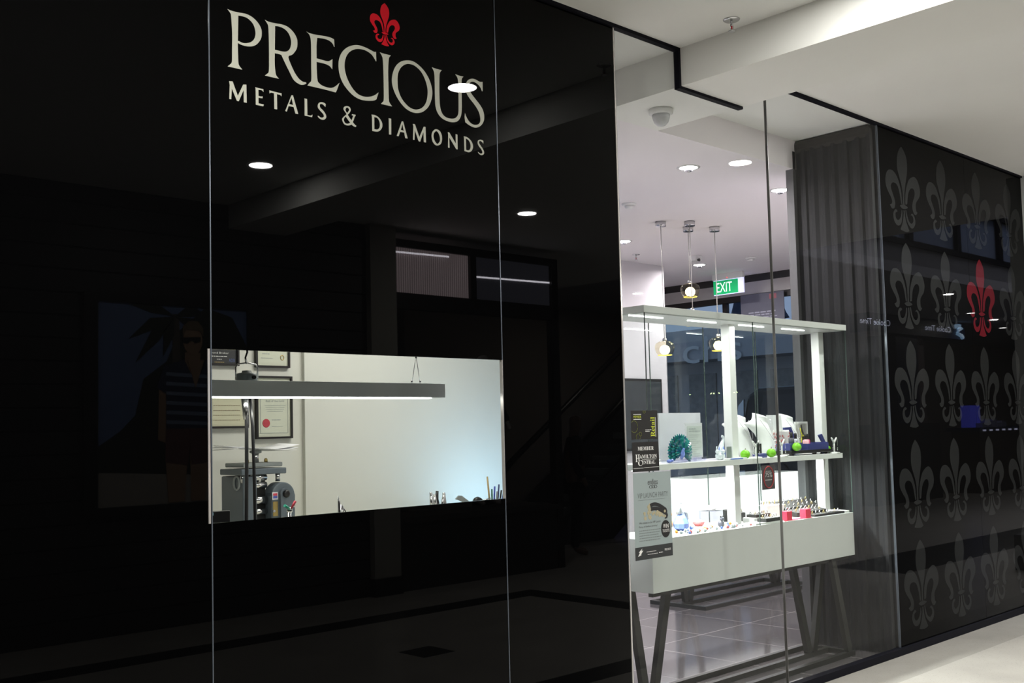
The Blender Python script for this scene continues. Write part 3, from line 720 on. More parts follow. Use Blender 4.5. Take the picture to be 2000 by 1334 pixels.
# ================================================================== lit display cabinet
def cabinet(name, x0, x1, y0, y1, label, face=None):
    t = thing(name, ((x0 + x1) / 2, (y0 + y1) / 2, 0), label, 'display cabinet', 'display cabinets on splayed dark legs')
    zp0, zp1 = 0.66, 0.945
    MB().box(x0, x1, y0, y1, zp0, zp1).build('plinth', face or PALEGREEN, t, bevel=0.002)
    # splayed legs standing in pairs on floor rails
    fw = 0.034
    ym = (y0 + y1) / 2 + 0.01
    for (xa, xb, foot) in ((x0 + 0.04, x0 + 0.37, x0 + 0.18), (x1 - 0.47, x1 - 0.085, x1 - 0.275)):
        MB().bar((xa, ym, zp0), (foot - 0.030, ym, 0.03), 0.050, 0.034, up=(0, 1, 0)).build('leg', BLACK_LEG, t)
        MB().bar((xb, ym, zp0), (foot + 0.030, ym, 0.03), 0.050, 0.034, up=(0, 1, 0)).build('leg', BLACK_LEG, t)
    MB().bar((x1 - 0.255, y0 + 0.03, zp0), (x1 - 0.105, y0 + 0.02, 0.03), 0.050, 0.034, up=(0, 1, 0)).build('leg', BLACK_LEG, t)
    MB().box(x0 + 0.054, x1 - 0.084, ym - 0.017, ym + 0.017, 0, 0.031).build('floor_rail', BLACK_LEG, t)
    MB().box(x0 + 0.02, x1 - 0.05, y0, y0 + fw, 0, 0.032).build('floor_rail', BLACK_LEG, t)
    MB().box(x0 + 0.02, x1 - 0.05, y1 - fw, y1, 0, 0.032).build('floor_rail', BLACK_LEG, t)
    MB().box(x0 + 0.02, x0 + 0.02 + fw, y0 + fw, y1 - fw, 0, 0.032).build('floor_rail', BLACK_LEG, t)
    MB().box(x1 - 0.05 - fw, x1 - 0.05, y0 + fw, y1 - fw, 0, 0.032).build('floor_rail', BLACK_LEG, t)
    MB().box(x0 + 0.03, x1 - 0.03, y0 + 0.03, y0 + 0.06, zp0 - 0.025, zp0).build('underframe', BLACK_LEG, t)
    return t
BLACK_LEG = mat('dark bronze steel', (0.030, 0.030, 0.027), 0.4, var=0.08)
CX0, CX1, CY0, CY1 = 4.45, 6.585, 0.22, 0.60
cab = cabinet('display_cabinet', CX0, CX1, CY0, CY1, 'white jewellery display cabinet with lit canopy and glass sides behind the clear pane')
cp = MB().box(CX0 - 0.01, CX1 + 0.003, CY0 - 0.005, CY1, 2.178, 2.216).build('canopy', PALEGREEN, cab, bevel=0.001)
MB().box(CX0 + 0.02, CX1 - 0.02, CY0 + 0.02, CY1 - 0.02, 2.1755, 2.1782).build('canopy_lining', WHITE, cab)
for (xa, xb) in ((4.47, 4.76), (5.00, 5.27), (5.515, 5.78), (6.00, 6.26)):
    MB().box(xa, xb, 0.338, 0.352, 2.170, 2.1757).build('light_strip', STRIPW, cab)
for (xa, xb) in ((5.44, 5.505), (6.49, 6.555)):
    MB().box(xa, xb, 0.372, 0.432, 0.945, 2.176).build('post', WHITE, cab, bevel=0.004)
MB().box(4.49, 6.515, 0.240, 0.575, 1.314, 1.346).build('shelf', WHITE, cab, bevel=0.001)
MB().box(4.55, 5.40, 0.405, 0.435, 1.308, 1.3142).build('light_strip', STRIPW, cab)
MB().box(5.60, 6.44, 0.405, 0.435, 1.308, 1.3142).build('light_strip', STRIPW, cab)
for (xa, xb) in ((CX0, 5.478), (5.482, CX1)):
    MB().box(xa, xb, CY0, CY0 + 0.006, 0.945, 2.178).build('front_pane', CASEGLASS, cab)
for (xa, xb) in ((CX0, 4.93), (4.935, 5.47), (5.475, 6.05), (6.055, CX1)):
    MB().box(xa, xb, CY1 - 0.012, CY1 - 0.006, 0.945, 2.178).build('rear_pane', CASEGLASS, cab)
MB().box(CX0, CX0 + 0.006, CY0 + 0.007, CY1 - 0.013, 0.945, 2.178).build('side_pane', CASEGLASS, cab)
MB().box(CX1 - 0.006, CX1, CY0 + 0.007, CY1 - 0.013, 0.945, 2.178).build('side_pane', CASEGLASS, cab)
for (xx, yy) in ((CX0 - 0.001, CY0), (CX0 - 0.001, CY1 - 0.012), (CX1 - 0.003, CY0), (5.478, CY0), (4.931, CY1 - 0.012), (5.471, CY1 - 0.012), (6.051, CY1 - 0.012)):
    e = MB().box(xx + 0.0012, xx + 0.0030, yy - 0.0005, yy + 0.0065, 0.945, 2.177).build('pane_edge', GLASSEDGE, cab)
e['label'] = 'green polished glass edge'

SH = 1.346   # shelf top
DK = 0.945   # deck top
# --- shelf: left bay
MB_ = MB
def item(name, label, cat, group, mbf, m, bevel=0.0, kind=None):
    o = mbf.build(name, m, None, bevel)
    return tag(o, label, cat, group, kind)
o = item('backing_board', 'plain grey board standing at the back of the shelf behind the peacock', 'board', None,
     MB().box(4.935, 5.34, 0.535, 0.545, SH, 1.634), mat('pale grey card', (0.52, 0.52, 0.56), 0.6))
t = thing('sign_holder', (5.113, 0.42, SH), 'clear upright sign holder with a printed card beside the peacock', 'sign')
MB().box(5.033, 5.193, 0.415, 0.422, SH + 0.02, 1.570).build('frame', mat('frosted acrylic', (0.62, 0.63, 0.66), 0.3), t)
MB().box(5.046, 5.182, 0.4125, 0.4148, SH + 0.03, 1.552).build('card', mat('printed card', (0.50, 0.54, 0.52), 0.6), t)
b = MB()
random.seed(5)
greek(b, 5.058, 5.125, 1.530, 1.540, 0.4118); greek(b, 5.058, 5.168, 1.516, 1.526, 0.4118)
for i in range(11): greek(b, 5.058, 5.165 - 0.02 * (i % 3), 1.497 - 0.0125 * i, 1.501 - 0.0125 * i, 0.4118)
b.build('print', GREYINK, t)
MB().box(5.025, 5.20, 0.39, 0.45, SH, SH + 0.022).build('base', ACRYLIC, t)

# crystal peacock with fanned tail
pk = thing('crystal_peacock', (4.917, 0.36, SH), 'teal crystal peacock with fanned tail on an acrylic block', 'figurine')
b = MB()
for ring, (n, r0_, r1_, wd) in enumerate(((25, 0.030, 0.110, 0.0095), (21, 0.022, 0.086, 0.0090), (17, 0.016, 0.060, 0.0080))):
    for i in range(n):
        a = radians(-34 + 248 * i / (n - 1))
        dx, dz = cos(a), sin(a)
        c0 = Vector((4.917, 0.372 - ring * 0.010, SH + 0.058))
        p0_ = c0 + Vector((dx, 0, dz)) * r0_; p1_ = c0 + Vector((dx * 0.96, 0, dz * 0.86)) * r1_
        b.m(0 if (i + ring) % 3 else 1)
        side = Vector((-dz, 0, dx))
        yv = Vector((0, -0.007, 0))
        lo = [p0_ - side * wd * 0.3, p0_ + yv * .6, p0_ + side * wd * 0.3, p0_ - yv * .6]
        hi = [p1_ - side * wd, p1_ + yv, p1_ + side * wd, p1_ - yv]
        b.hexa(lo, hi)
        tip = [p1_ + Vector((dx, 0, dz)) * 0.012 + (h - p1_) * 0.15 for h in hi]
        b.hexa(hi, tip)
b.build('tail_fan', [TEAL, TEALDARK], pk)
b = MB()
b.tube([(4.895, 0.340, SH + 0.03), (4.895, 0.336, SH + 0.050), (4.894, 0.332, SH + 0.066), (4.893, 0.326, SH + 0.078), (4.891, 0.316, SH + 0.077)], [0.012, 0.013, 0.008, 0.005, 0.0015], 8)
b.build('body', CRYSTBLUE, pk)
MB().tube([(4.900, 0.352, SH + 0.021), (4.897, 0.342, SH + 0.045)], [0.010, 0.011], 8).build('stand', CRYSTBLUE, pk)
# acrylic risers
for i, (xa, xb, ya, yb, h, lab) in enumerate(((4.86, 4.975, 0.30, 0.40, 0.021, 'clear acrylic block under the crystal peacock'), (4.985, 5.02, 0.27, 0.33, 0.024, 'small clear acrylic block between the peacock and the sign holder'),
                                    (5.24, 5.40, 0.36, 0.45, 0.012, 'flat clear acrylic block under the tall glass bird'), (4.70, 4.85, 0.27, 0.34, 0.018, 'clear acrylic block at the left end of the shelf, left of the peacock'))):
    item('acrylic_riser', lab, 'acrylic block', 'acrylic blocks on the shelf', MB().box(xa, xb, ya, yb, SH, SH + h), ACRYLIC)
# small glass animals and the tall bird
t = thing('glass_bird', (5.38, 0.41, SH + 0.012), 'tall clear and blue glass bird with arched neck left of the front post', 'figurine')
MB().tube([(5.36, 0.41, SH + 0.015), (5.365, 0.41, SH + 0.05), (5.378, 0.41, SH + 0.085), (5.392, 0.41, SH + 0.11), (5.398, 0.41, SH + 0.125), (5.394, 0.41, SH + 0.138), (5.386, 0.41, SH + 0.142), (5.378, 0.41, SH + 0.132)], [0.022, 0.021, 0.016, 0.010, 0.008, 0.007, 0.006, 0.002], 8).build('body', CRYST, t)
MB().tube([(5.376, 0.405, SH + 0.085), (5.384, 0.40, SH + 0.045), (5.386, 0.40, SH + 0.014)], [0.006, 0.012, 0.010], 8).build('wing', CRYSTBLUE, t)
t = thing('glass_rabbit', (5.235, 0.33, SH), 'clear crystal rabbit figurine between the sign holder and the glass bird', 'figurine', 'crystal animals on the shelf')
MB().ball((5.235, 0.33, SH + 0.022), 0.022, 1.2, 0.9, 1).ball((5.215, 0.325, SH + 0.05), 0.013).build('body', CRYST, t)
MB().tube([(5.212, 0.33, SH + 0.058), (5.218, 0.33, SH + 0.082)], [0.004, 0.003], 6).build('ear', CRYST, t)
MB().tube([(5.222, 0.32, SH + 0.058), (5.232, 0.32, SH + 0.078)], [0.004, 0.003], 6).build('ear', CRYSTBLUE, t)
t2 = dup(t, (5.285, 0.345, SH), 'clear crystal rabbit figurine nearest the glass bird', rz=0.8)
item('glass_ornament', 'squat blue and clear crystal ornament left of the peacock', 'figurine', 'crystal animals on the shelf', MB().ball((4.735, 0.31, SH + 0.012), 0.012, 1.6, 1, 0.9).ball((4.752, 0.30, SH + 0.016), 0.008), CRYSTBLUE)
item('shell_dish', 'pale shell shaped dish at the far left of the shelf', 'dish', None, MB().lathe([(0.004, 0.0), (0.03, 0.006), (0.045, 0.022), (0.040, 0.022), (0.02, 0.008)], (4.70, 0.40, SH), 20), WHITE)
item('price_card', 'grey standing price card by the front post', 'card', None, MB().box(5.385, 5.432, 0.376, 0.379, SH, SH + 0.075), mat('grey green card', (0.18, 0.21, 0.20), 0.6))
t = thing('presentation_tray', (5.31, 0.262, SH), 'flat white presentation tray with a blue strip on the shelf edge', 'tray')
MB().box(5.225, 5.405, 0.246, 0.285, SH, SH + 0.010).build('tray', WHITE, t, bevel=0.002)
MB().box(5.235, 5.36, 0.244, 0.246, SH + 0.003, SH + 0.009).build('edge_strip', mat('sky blue strip', (0.12, 0.25, 0.75), 0.4), t)

# --- shelf: necklace busts
def bust(x, y, label, k=1.0, left=-1.0):
    """Three-quarter necklace form: flared shoulder, slanted neck cut, long sloping front."""
    t = thing('necklace_bust', (x, y, SH), label, 'necklace bust', 'white necklace busts on the shelf')
    b = MB()
    # height, left edge, right edge, half depth, how far the section leans back
    secs = [(0.0, -0.090, 0.098, 0.022, -0.030), (0.05, -0.088, 0.096, 0.026, -0.022), (0.10, -0.092, 0.086, 0.032, -0.010), (0.15, -0.112, 0.074, 0.038, 0.004), (0.185, -0.148, 0.066, 0.040, 0.014),
            (0.207, -0.182, 0.062, 0.038, 0.020), (0.217, -0.176, 0.060, 0.036, 0.023), (0.226, -0.142, 0.058, 0.036, 0.026), (0.238, -0.102, 0.056, 0.038, 0.029), (0.250, -0.088, 0.054, 0.040, 0.030), (0.265, -0.086, 0.053, 0.041, 0.030)]
    rings = []
    n = 28
    for i, (z, a, c, d, yo) in enumerate(secs):
        a = max(a, left)
        ring = []
        for kk in range(n):
            an = 2 * pi * kk / n
            u = cos(an)
            xx = (a + c) / 2 + (c - a) / 2 * u
            yy = d * sin(an) * (1.0 if sin(an) < 0 else 0.6) + yo + 0.10 * (xx + 0.05) ** 2 * 8 * (0.2 if z > 0.22 else 1)
            zz = z + (-0.016 * u + 0.005 * sin(an) if i >= len(secs) - 1 else (-0.008 * u if i == len(secs) - 2 else 0))
            ring.append(b.bm.verts.new((x + xx * k, y + yy, SH + zz * k)))
        rings.append(ring)
    fs = []
    for A, B in zip(rings, rings[1:]):
        for kk in range(n): fs.append(b.bm.faces.new((A[kk], A[(kk + 1) % n], B[(kk + 1) % n], B[kk])))
    b._f(fs, True)
    b._f([b.bm.faces.new(list(reversed(rings[0]))), b.bm.faces.new(rings[-1])])
    b.build('form', WHITELEATHER, t)
    b = MB()
    pts = [(-0.080, -0.012, 0.240), (-0.072, -0.022, 0.222), (-0.055, -0.032, 0.195), (-0.030, -0.042, 0.160), (0.000, -0.046, 0.125), (0.022, -0.050, 0.105), (0.036, -0.046, 0.125), (0.044, -0.036, 0.160), (0.050, -0.020, 0.20), (0.052, -0.006, 0.238)]
    b.tube([(x + a * k, y + c, SH + z * k) for a, c, z in pts], 0.0013, 5)
    for z_ in (0.095, 0.075, 0.055): b.ball((x + 0.026 * k, y - 0.054, SH + z_ * k), 0.0048, 1, 0.8, 1.4, 8, 6)
    b.build('necklace', SILVER, t)
    return t
bust(5.745, 0.50, 'white necklace bust just behind the left cabinet post')
bust(5.872, 0.42, 'white necklace bust in the middle, between post and white box')
bust(6.305, 0.50, 'white necklace bust standing behind the navy trays', 0.98, -0.10)

# --- shelf: right bay
item('tall_box', 'tall plain white box behind the navy trays', 'box', None, MB().box(6.095, 6.190, 0.50, 0.555, SH, 1.612), mat('white carton', (0.66, 0.68, 0.67), 0.5), bevel=0.001)
o = MB(); o.box(6.02, 6.235, 0.462, 0.496, SH, 1.502)
tag(o.build('patterned_box', mat('white carton base', (0.78, 0.74, 0.72), 0.5)), 'white box dotted with red motifs below the tall white box', 'box')
pb = bpy.data.objects['patterned_box']
b = MB(); random.seed(11)
for i in range(46):
    xx = random.uniform(6.03, 6.225); zz = random.uniform(SH + 0.02, 1.49); rr = random.uniform(0.004, 0.009)
    b.prism([(xx + rr * cos(k * pi / 4), zz + rr * sin(k * pi / 4)) for k in range(8)], 0.4612, 0.462)
b.build('motif_print', mat('coral print', (0.62, 0.10, 0.10), 0.5), pb)
t = thing('photo_frame', (6.49, 0.53, SH), 'small white photo frame with a grey and yellow print by the right post', 'photo frame')
b = MB().box(6.40, 6.585 - 0.02, 0.528, 0.536, SH, 1.565); b.build('frame', WHITE, t)
b = MB().box(6.413, 6.552, 0.5265, 0.528, SH + 0.012, 1.552); b.build('print', mat('grey print', (0.42, 0.41, 0.38), 0.5), t)
b = MB()
b.prism([(6.468, 1.540), (6.485, 1.545), (6.492, 1.515), (6.510, 1.48), (6.500, 1.47), (6.520, 1.43), (6.49, 1.425), (6.475, 1.48)], 0.5255, 0.5265)
b.build('picture_figure', mat('charcoal print', (0.06, 0.06, 0.06), 0.5), t)
b = MB()
b.tube([(6.462, 0.525, 1.52), (6.470, 0.525, 1.49), (6.482, 0.525, 1.475), (6.476, 0.525, 1.46)], 0.004, 6); b.tube([(6.49, 0.525, 1.465), (6.52, 0.525, 1.468), (6.53, 0.525, 1.455)], 0.004, 6); b.tube([(6.475, 0.525, 1.455), (6.470, 0.525, 1.43), (6.472, 0.525, 1.40)], 0.004, 6)
b.build('picture_ribbon', mat('yellow print', (0.75, 0.70, 0.05), 0.5), t)
# black footed tray
t = thing('black_tray', (6.19, 0.335, SH), 'black footed tray carrying the navy boxes and enamel bottles', 'tray')
MB().box(5.94, 6.44, 0.275, 0.40, SH + 0.012, SH + 0.032).build('tray', BLACK, t, bevel=0.003)
for (xx, yy) in ((5.965, 0.29), (6.40, 0.29), (5.965, 0.385), (6.40, 0.385)):
    MB().box(xx - 0.012, xx + 0.012, yy - 0.01, yy + 0.01, SH, SH + 0.012).build('foot', BLACK, t)
T0 = SH + 0.032
item('navy_box', 'navy open box at the left end of the black tray', 'box', 'navy boxes on the black tray', MB().box(5.945, 6.075, 0.285, 0.39, T0, T0 + 0.046), NAVY, bevel=0.003)
b = MB().box(6.165, 6.425, 0.29, 0.392, T0, T0 + 0.006).box(6.165, 6.425, 0.29, 0.294, T0 + 0.006, T0 + 0.040).box(6.165, 6.425, 0.388, 0.392, T0 + 0.006, T0 + 0.046).box(6.165, 6.169, 0.294, 0.388, T0 + 0.006, T0 + 0.040).box(6.421, 6.425, 0.294, 0.388, T0 + 0.006, T0 + 0.046)
item('navy_box', 'long navy open box at the right end of the black tray', 'box', 'navy boxes on the black tray', b, NAVY)
def bottle(x, y, z, body, label, h=0.036, w=0.017):
    t = thing('enamel_bottle', (x, y, z), label, 'bottle', 'little enamel bottles above the black tray')
    MB().lathe([(w * 0.9, 0), (w, 0.003), (w, h * 0.9), (w * 0.55, h)], (x, y, z), 16).build('body', body, t)
    MB().lathe([(w * 0.55, h), (w * 0.52, h + 0.034), (w * 0.4, h + 0.036)], (x, y, z), 14).build('cap', BLACK, t)
    return t
bottle(6.025, 0.325, T0 + 0.046, SMOKE, 'smoky enamel bottle with black cap, leftmost on the navy box', w=0.019)
bottle(6.108, 0.345, T0, mat('pearl grey enamel', (0.45, 0.46, 0.50), 0.2), 'pearl grey enamel bottle with black cap between the navy boxes', h=0.075)
bottle(6.190, 0.318, T0 + 0.006, PINK, 'pale pink enamel bottle with black cap', h=0.062, w=0.021)
bottle(6.250, 0.345, T0 + 0.006, MAGENTA, 'magenta enamel bottle with black cap', h=0.062, w=0.019)
item('necklace_card', 'angled navy card standing behind the bottles', 'card', None, MB().prism([(6.085, 1.528), (6.165, 1.530), (6.200, 1.475), (6.200, 1.38), (6.185, 1.38), (6.185, 1.465), (6.155, 1.512), (6.085, 1.512)], 0.410, 0.424).box(6.16, 6.20, 0.408, 0.426, SH, 1.385), NAVY)
item('necklace_card', 'angled navy card leaning at the right post', 'card', None, MB().prism([(6.405, 1.470), (6.440, 1.478), (6.512, 1.385), (6.495, SH), (6.43, SH), (6.47, 1.40)], 0.345, 0.36), NAVY)
def apple(x, y, z, label, r=0.030):
    t = thing('green_apple', (x, y, z), label, 'apple', 'glossy green apples on the shelf')
    prof = []
    for i in range(13):
        a = pi * i / 12
        rr = r * sin(a) * (1.0 + 0.08 * cos(a)); zz = r * 0.92 - r * 0.92 * cos(a) * (1 - 0.22 * sin(a) ** 0.5 * 0) 
        if i == 12: rr, zz = 0.002, r * 1.62
        if i == 0: rr, zz = 0.002, 0.004
        prof.append((max(rr, 0.001), zz))
    MB().lathe(prof, (x, y, z), 18).build('fruit', APPLE, t)
    MB().tube([(x, y, z + r * 1.55), (x + 0.003, y, z + r * 2.15)], [0.0016, 0.0022], 6).build('stem', mat('apple stem', (0.10, 0.07, 0.03), 0.7), t)
apple(5.428, 0.275, SH, 'glossy green apple left of the front pane joint, below the first bust')
apple(5.70, 0.268, SH, 'glossy green apple beside the round navy pad')
apple(5.985, 0.262, SH + 0.030, 'glossy green apple held up at the front of the black tray')
item('apple_stand', 'tiny clear stand under the raised green apple', 'stand', None, MB().lathe([(0.012, 0), (0.010, 0.03)], (5.985, 0.262, SH), 14), ACRYLIC)
apple(6.475, 0.335, SH, 'glossy green apple at the right end of the black tray')
def earring_stand(x, y, label, h=0.105):
    t = thing('earring_stand', (x, y, SH), label, 'earring stand', 'white Y shaped earring stands')
    MB().lathe([(0.036, 0), (0.036, 0.006), (0.010, 0.010)], (x, y, SH), 20, sx=1.15).build('base', WHITE, t)
    b = MB().tube([(x, y, SH + 0.008), (x, y, SH + 0.07)], 0.0055, 8)
    for sx in (-1, 1):
        b.tube([(x, y, SH + 0.066), (x + sx * 0.010, y, SH + 0.083), (x + sx * 0.024, y, SH + 0.097), (x + sx * 0.032, y, SH + h)], [0.0055, 0.006, 0.006, 0.0045], 8)
    b.build('fork', WHITE, t)
    for sx in (-1, 1):
        MB().tube([(x + sx * 0.030, y - 0.006, SH + 0.098), (x + sx * 0.031, y - 0.007, SH + 0.05)], 0.0010, 5).ball((x + sx * 0.031, y - 0.007, SH + 0.030), 0.005, 0.7, 0.7, 2.2).build('earring', SILVER, t)
earring_stand(5.556, 0.285, 'white Y shaped earring stand left of the round navy pad')
earring_stand(5.826, 0.272, 'white Y shaped earring stand just right of the pane joint, left of the black tray', h=0.108)
earring_stand(6.465, 0.272, 'white Y shaped earring stand at the right end of the shelf')
t = thing('pendant_pad', (5.625, 0.27, SH), 'round navy pad with a white rim next to an earring stand', 'pad')
MB().lathe([(0.062, 0), (0.062, 0.022), (0.055, 0.026), (0.01, 0.026)], (5.628, 0.305, SH), 24, sy=0.55).build('pad', NAVY, t)
item('black_card', 'small black earring card behind the round navy pad', 'card', None, MB().box(5.668, 5.722, 0.352, 0.356, SH, SH + 0.085), BLACK)

# --- glass hanging card
t = thing('discount_card', (5.577, 0.212, 1.155), 'dark hanging card with red ring and 75% print on the cabinet front', 'card')
MB().box(5.508, 5.645, 0.2145, 0.2175, 1.155, 1.302).build('card', mat('dark taupe card', (0.055, 0.050, 0.050), 0.5), t)
b = MB()
pts = [(5.577 + 0.054 * cos(k * pi / 16), 0.2135, 1.229 + 0.065 * sin(k * pi / 16)) for k in range(32)]
b.tube(pts, 0.0035, 6, closed=True)
b.build('ring', mat('dull red print', (0.38, 0.04, 0.045), 0.5), t)
b = MB(); put_text(b, '75%', 5.540, 5.616, 1.230, 1.258, 0.2130); greek(b, 5.540, 5.612, 1.208, 1.216, 0.2130); greek(b, 5.548, 5.606, 1.262, 1.268, 0.2130)
b.build('lettering', mat('pale print', (0.55, 0.55, 0.54), 0.5), t)

# --- deck
DECKLAB = 'ornaments on the cabinet deck'
t = thing('glass_vase', (4.965, 0.42, DK), 'blue and clear glass swan vase on the deck right of the poster', 'figurine')
MB().lathe([(0.026, 0), (0.044, 0.014), (0.047, 0.040), (0.034, 0.072), (0.020, 0.095)], (4.965, 0.42, DK), 9, smooth=False).build('body', CRYSTBLUE, t)
MB().tube([(4.955, 0.42, DK + 0.10), (4.945, 0.42, DK + 0.14), (4.955, 0.42, DK + 0.165), (4.972, 0.42, DK + 0.160)], [0.02, 0.012, 0.009, 0.004], 8).build('neck', CRYST, t)
MB().tube([(4.985, 0.42, DK + 0.11), (5.015, 0.42, DK + 0.10), (5.02, 0.42, DK + 0.06)], 0.010, 8).build('handle', CRYST, t)
t = thing('amber_figurine', (4.90, 0.47, DK), 'amber glass teddy figurine behind the blue vase', 'figurine')
MB().ball((4.905, 0.47, DK + 0.04), 0.030, 1, 0.9, 1.3).ball((4.905, 0.465, DK + 0.095), 0.022).build('body', CRYSTORANGE, t)
for sx in (-1, 1): MB().ball((4.905 + sx * 0.017, 0.465, DK + 0.116), 0.008).build('ear', CRYSTORANGE, t)
item('ruby_dish', 'ruby glass lidded dish on the deck', 'dish', None, MB().lathe([(0.02, 0), (0.034, 0.016), (0.036, 0.028), (0.026, 0.036), (0.008, 0.042)], (5.225, 0.49, DK), 12, smooth=False), CRYSTRED)
t = thing('crystal_bug', (5.232, 0.33, DK), 'black and clear crystal bear figurine on the deck', 'figurine')
MB().ball((5.232, 0.33, DK + 0.022), 0.020, 1, 1, 1.1).ball((5.232, 0.322, DK + 0.052), 0.013).build('body', SMOKE, t)
for sx in (-1, 1): MB().ball((5.232 + sx * 0.011, 0.322, DK + 0.065), 0.005).build('ear', BLACK, t)
# loose crystal ornaments, each its own
random.seed(21)
cols = [CRYST, CRYST, CRYSTRED, CRYSTBLUE, CRYSTORANGE, CRYST]
where = ['in front of the blue vase', 'near the ruby dish', 'by the cabinet front pane', 'between the vase and the ruby dish', 'near the clear display box']
for i in range(40):
    x = 4.78 + 0.0165 * i + random.uniform(-0.012, 0.012)
    y = random.uniform(0.25, 0.36) if x > 4.88 and x < 5.05 else random.uniform(0.25, 0.43)
    if abs(x - 5.232) < 0.045 and abs(y - 0.33) < 0.045: y = 0.262
    if 5.28 < x: y = min(y, 0.40)
    k = (i * 5 + i // 7) % 6
    r = random.uniform(0.006, 0.0115)
    b = MB().lathe([(r * 0.45, 0), (r, r * 0.7), (r * 0.9, r * 1.2), (r * 0.3, r * 1.9)], (x, y, DK), 6, sx=1.3, smooth=False)
    b.lathe([(r * 0.3, 0), (r * 0.55, r * 0.5), (r * 0.2, r * 1.1)], (x - r * 0.9, y - r * 0.3, DK + r * 1.0), 5, smooth=False)
    item('crystal_charm', '%s crystal charm scattered on the white deck right of the poster' % ['clear', 'clear', 'ruby', 'blue', 'amber', 'clear'][k], 'charm', '%s crystal charms on the deck' % ['clear', 'clear', 'ruby', 'blue', 'amber', 'clear'][k], b, cols[k])
t = thing('clear_display_box', (5.37, 0.5, DK), 'clear acrylic box with a white ornament by the left post', 'display box')
MB().box(5.30, 5.42, 0.44, 0.54, DK, DK + 0.085).build('box', ACRYLIC, t)
MB().lathe([(0.02, 0), (0.034, 0.016), (0.022, 0.032)], (5.36, 0.49, DK + 0.0855), 16).build('ornament', WHITE, t)
def ring_tray(x0, x1, y0, y1, z, rows, cols_, label, h=0.022, slope=0.0, body=None):
    t = thing('ring_tray', ((x0 + x1) / 2, (y0 + y1) / 2, z), label, 'ring tray', 'black ring trays on the deck')
    MB().xprism([(y0, z), (y1, z), (y1, z + h + slope), (y0, z + h)], x0, x1).build('tray', body or MATTEBLACK, t)
    for r in range(rows):
        for c in range(cols_):
            x = x0 + (x1 - x0) * (c + 0.5) / cols_; y = y0 + (y1 - y0) * (r + 0.5) / rows
            zz = z + h + slope * (r + 0.5) / rows
            b = MB()
            n = 10
            b.tube([(x + 0.009 * cos(k * 2 * pi / n), y, zz + 0.006 + 0.009 * sin(k * 2 * pi / n)) for k in range(n)], 0.0018, 5, closed=True)
            b.ball((x, y, zz + 0.0165), 0.0045, 1, 1, 0.8, 6, 4)
            b.build('ring', SILVER if (r + c) % 3 else BRASS, t)
    return t
ring_tray(5.60, 5.76, 0.33, 0.40, DK + 0.03, 2, 5, 'small black ring tray on white boxes behind the front tray', h=0.018)
item('white_case', 'low white case under the small black ring tray', 'box', 'white cases on the deck', MB().box(5.57, 5.77, 0.325, 0.41, DK, DK + 0.03), WHITE, bevel=0.002)
ring_tray(5.565, 5.735, 0.235, 0.30, DK + 0.010, 1, 6, 'black ring tray nearest the pane joint on the deck front', h=0.022)
item('white_case', 'flat white case under the front ring tray', 'box', 'white cases on the deck', MB().box(5.45, 5.745, 0.232, 0.318, DK, DK + 0.010), WHITE)
ring_tray(5.56, 5.66, 0.45, 0.55, DK, 2, 4, 'dark stacked ring tray behind the left post', h=0.055, slope=0.02)
item('leaning_card', 'white necklace card leaning back at the middle of the deck', 'card', None, MB().hexa([(5.74, 0.430, DK), (5.83, 0.430, DK), (5.83, 0.436, DK), (5.74, 0.436, DK)], [(5.70, 0.49, DK + 0.145), (5.79, 0.49, DK + 0.145), (5.79, 0.496, DK + 0.145), (5.70, 0.496, DK + 0.145)]), WHITELEATHER)
t = thing('bracelet_block', (5.98, 0.48, DK), 'tapered white block with gold bracelets on top', 'display block')
MB().hexa([(5.90, 0.43, DK), (6.05, 0.43, DK), (6.05, 0.54, DK), (5.90, 0.54, DK)], [(5.87, 0.43, DK + 0.08), (6.08, 0.43, DK + 0.08), (6.08, 0.54, DK + 0.08), (5.87, 0.54, DK + 0.08)]).build('block', WHITE, t)
for i in range(6):
    x = 5.89 + i * 0.032
    MB().tube([(x + 0.017 * cos(k * pi / 6), 0.485 + 0.01 * cos(k * pi / 6), DK + 0.097 + 0.014 * sin(k * pi / 6)) for k in range(12)], 0.003, 5, closed=True).build('bracelet', BRASS if i % 2 else SILVER, t)
ring_tray(6.10, 6.545, 0.44, 0.56, DK, 3, 8, 'large sloping black ring tray at the back right of the deck', h=0.05, slope=0.035)
ring_tray(6.06, 6.44, 0.325, 0.42, DK, 2, 8, 'middle black ring tray in front of the large sloping one', h=0.028, slope=0.015)
ring_tray(6.13, 6.50, 0.236, 0.305, DK, 1, 8, 'slim black ring tray at the right front edge of the deck', h=0.014)
def cube(x, y, label):
    t = thing('red_block', (x, y, DK), label, 'display block', 'coral red blocks on the deck')
    MB().box(x - 0.030, x + 0.030, y - 0.022, y + 0.022, DK, DK + 0.058).build('block', CORAL, t, bevel=0.002)
    MB().tube([(x + 0.014 * cos(k * pi / 6), y - 0.004, DK + 0.067 + 0.009 * sin(k * pi / 6)) for k in range(12)], 0.0026, 5, closed=True).build('ring', SILVER, t)
cube(5.835, 0.262, 'coral red block with a ring just right of the pane joint')
cube(6.045, 0.256, 'coral red block with a ring in front of the middle ring tray')
item('red_mat', 'coral red mat lying between the two red blocks', 'mat', None, MB().box(5.755, 6.09, 0.231, 0.2335, DK, DK + 0.003).box(5.87, 6.01, 0.2335, 0.29, DK, DK + 0.003), CORAL)
item('white_case', 'small white case at the right end of the deck', 'box', 'white cases on the deck', MB().box(6.51, 6.57, 0.24, 0.42, DK, DK + 0.014), WHITE)

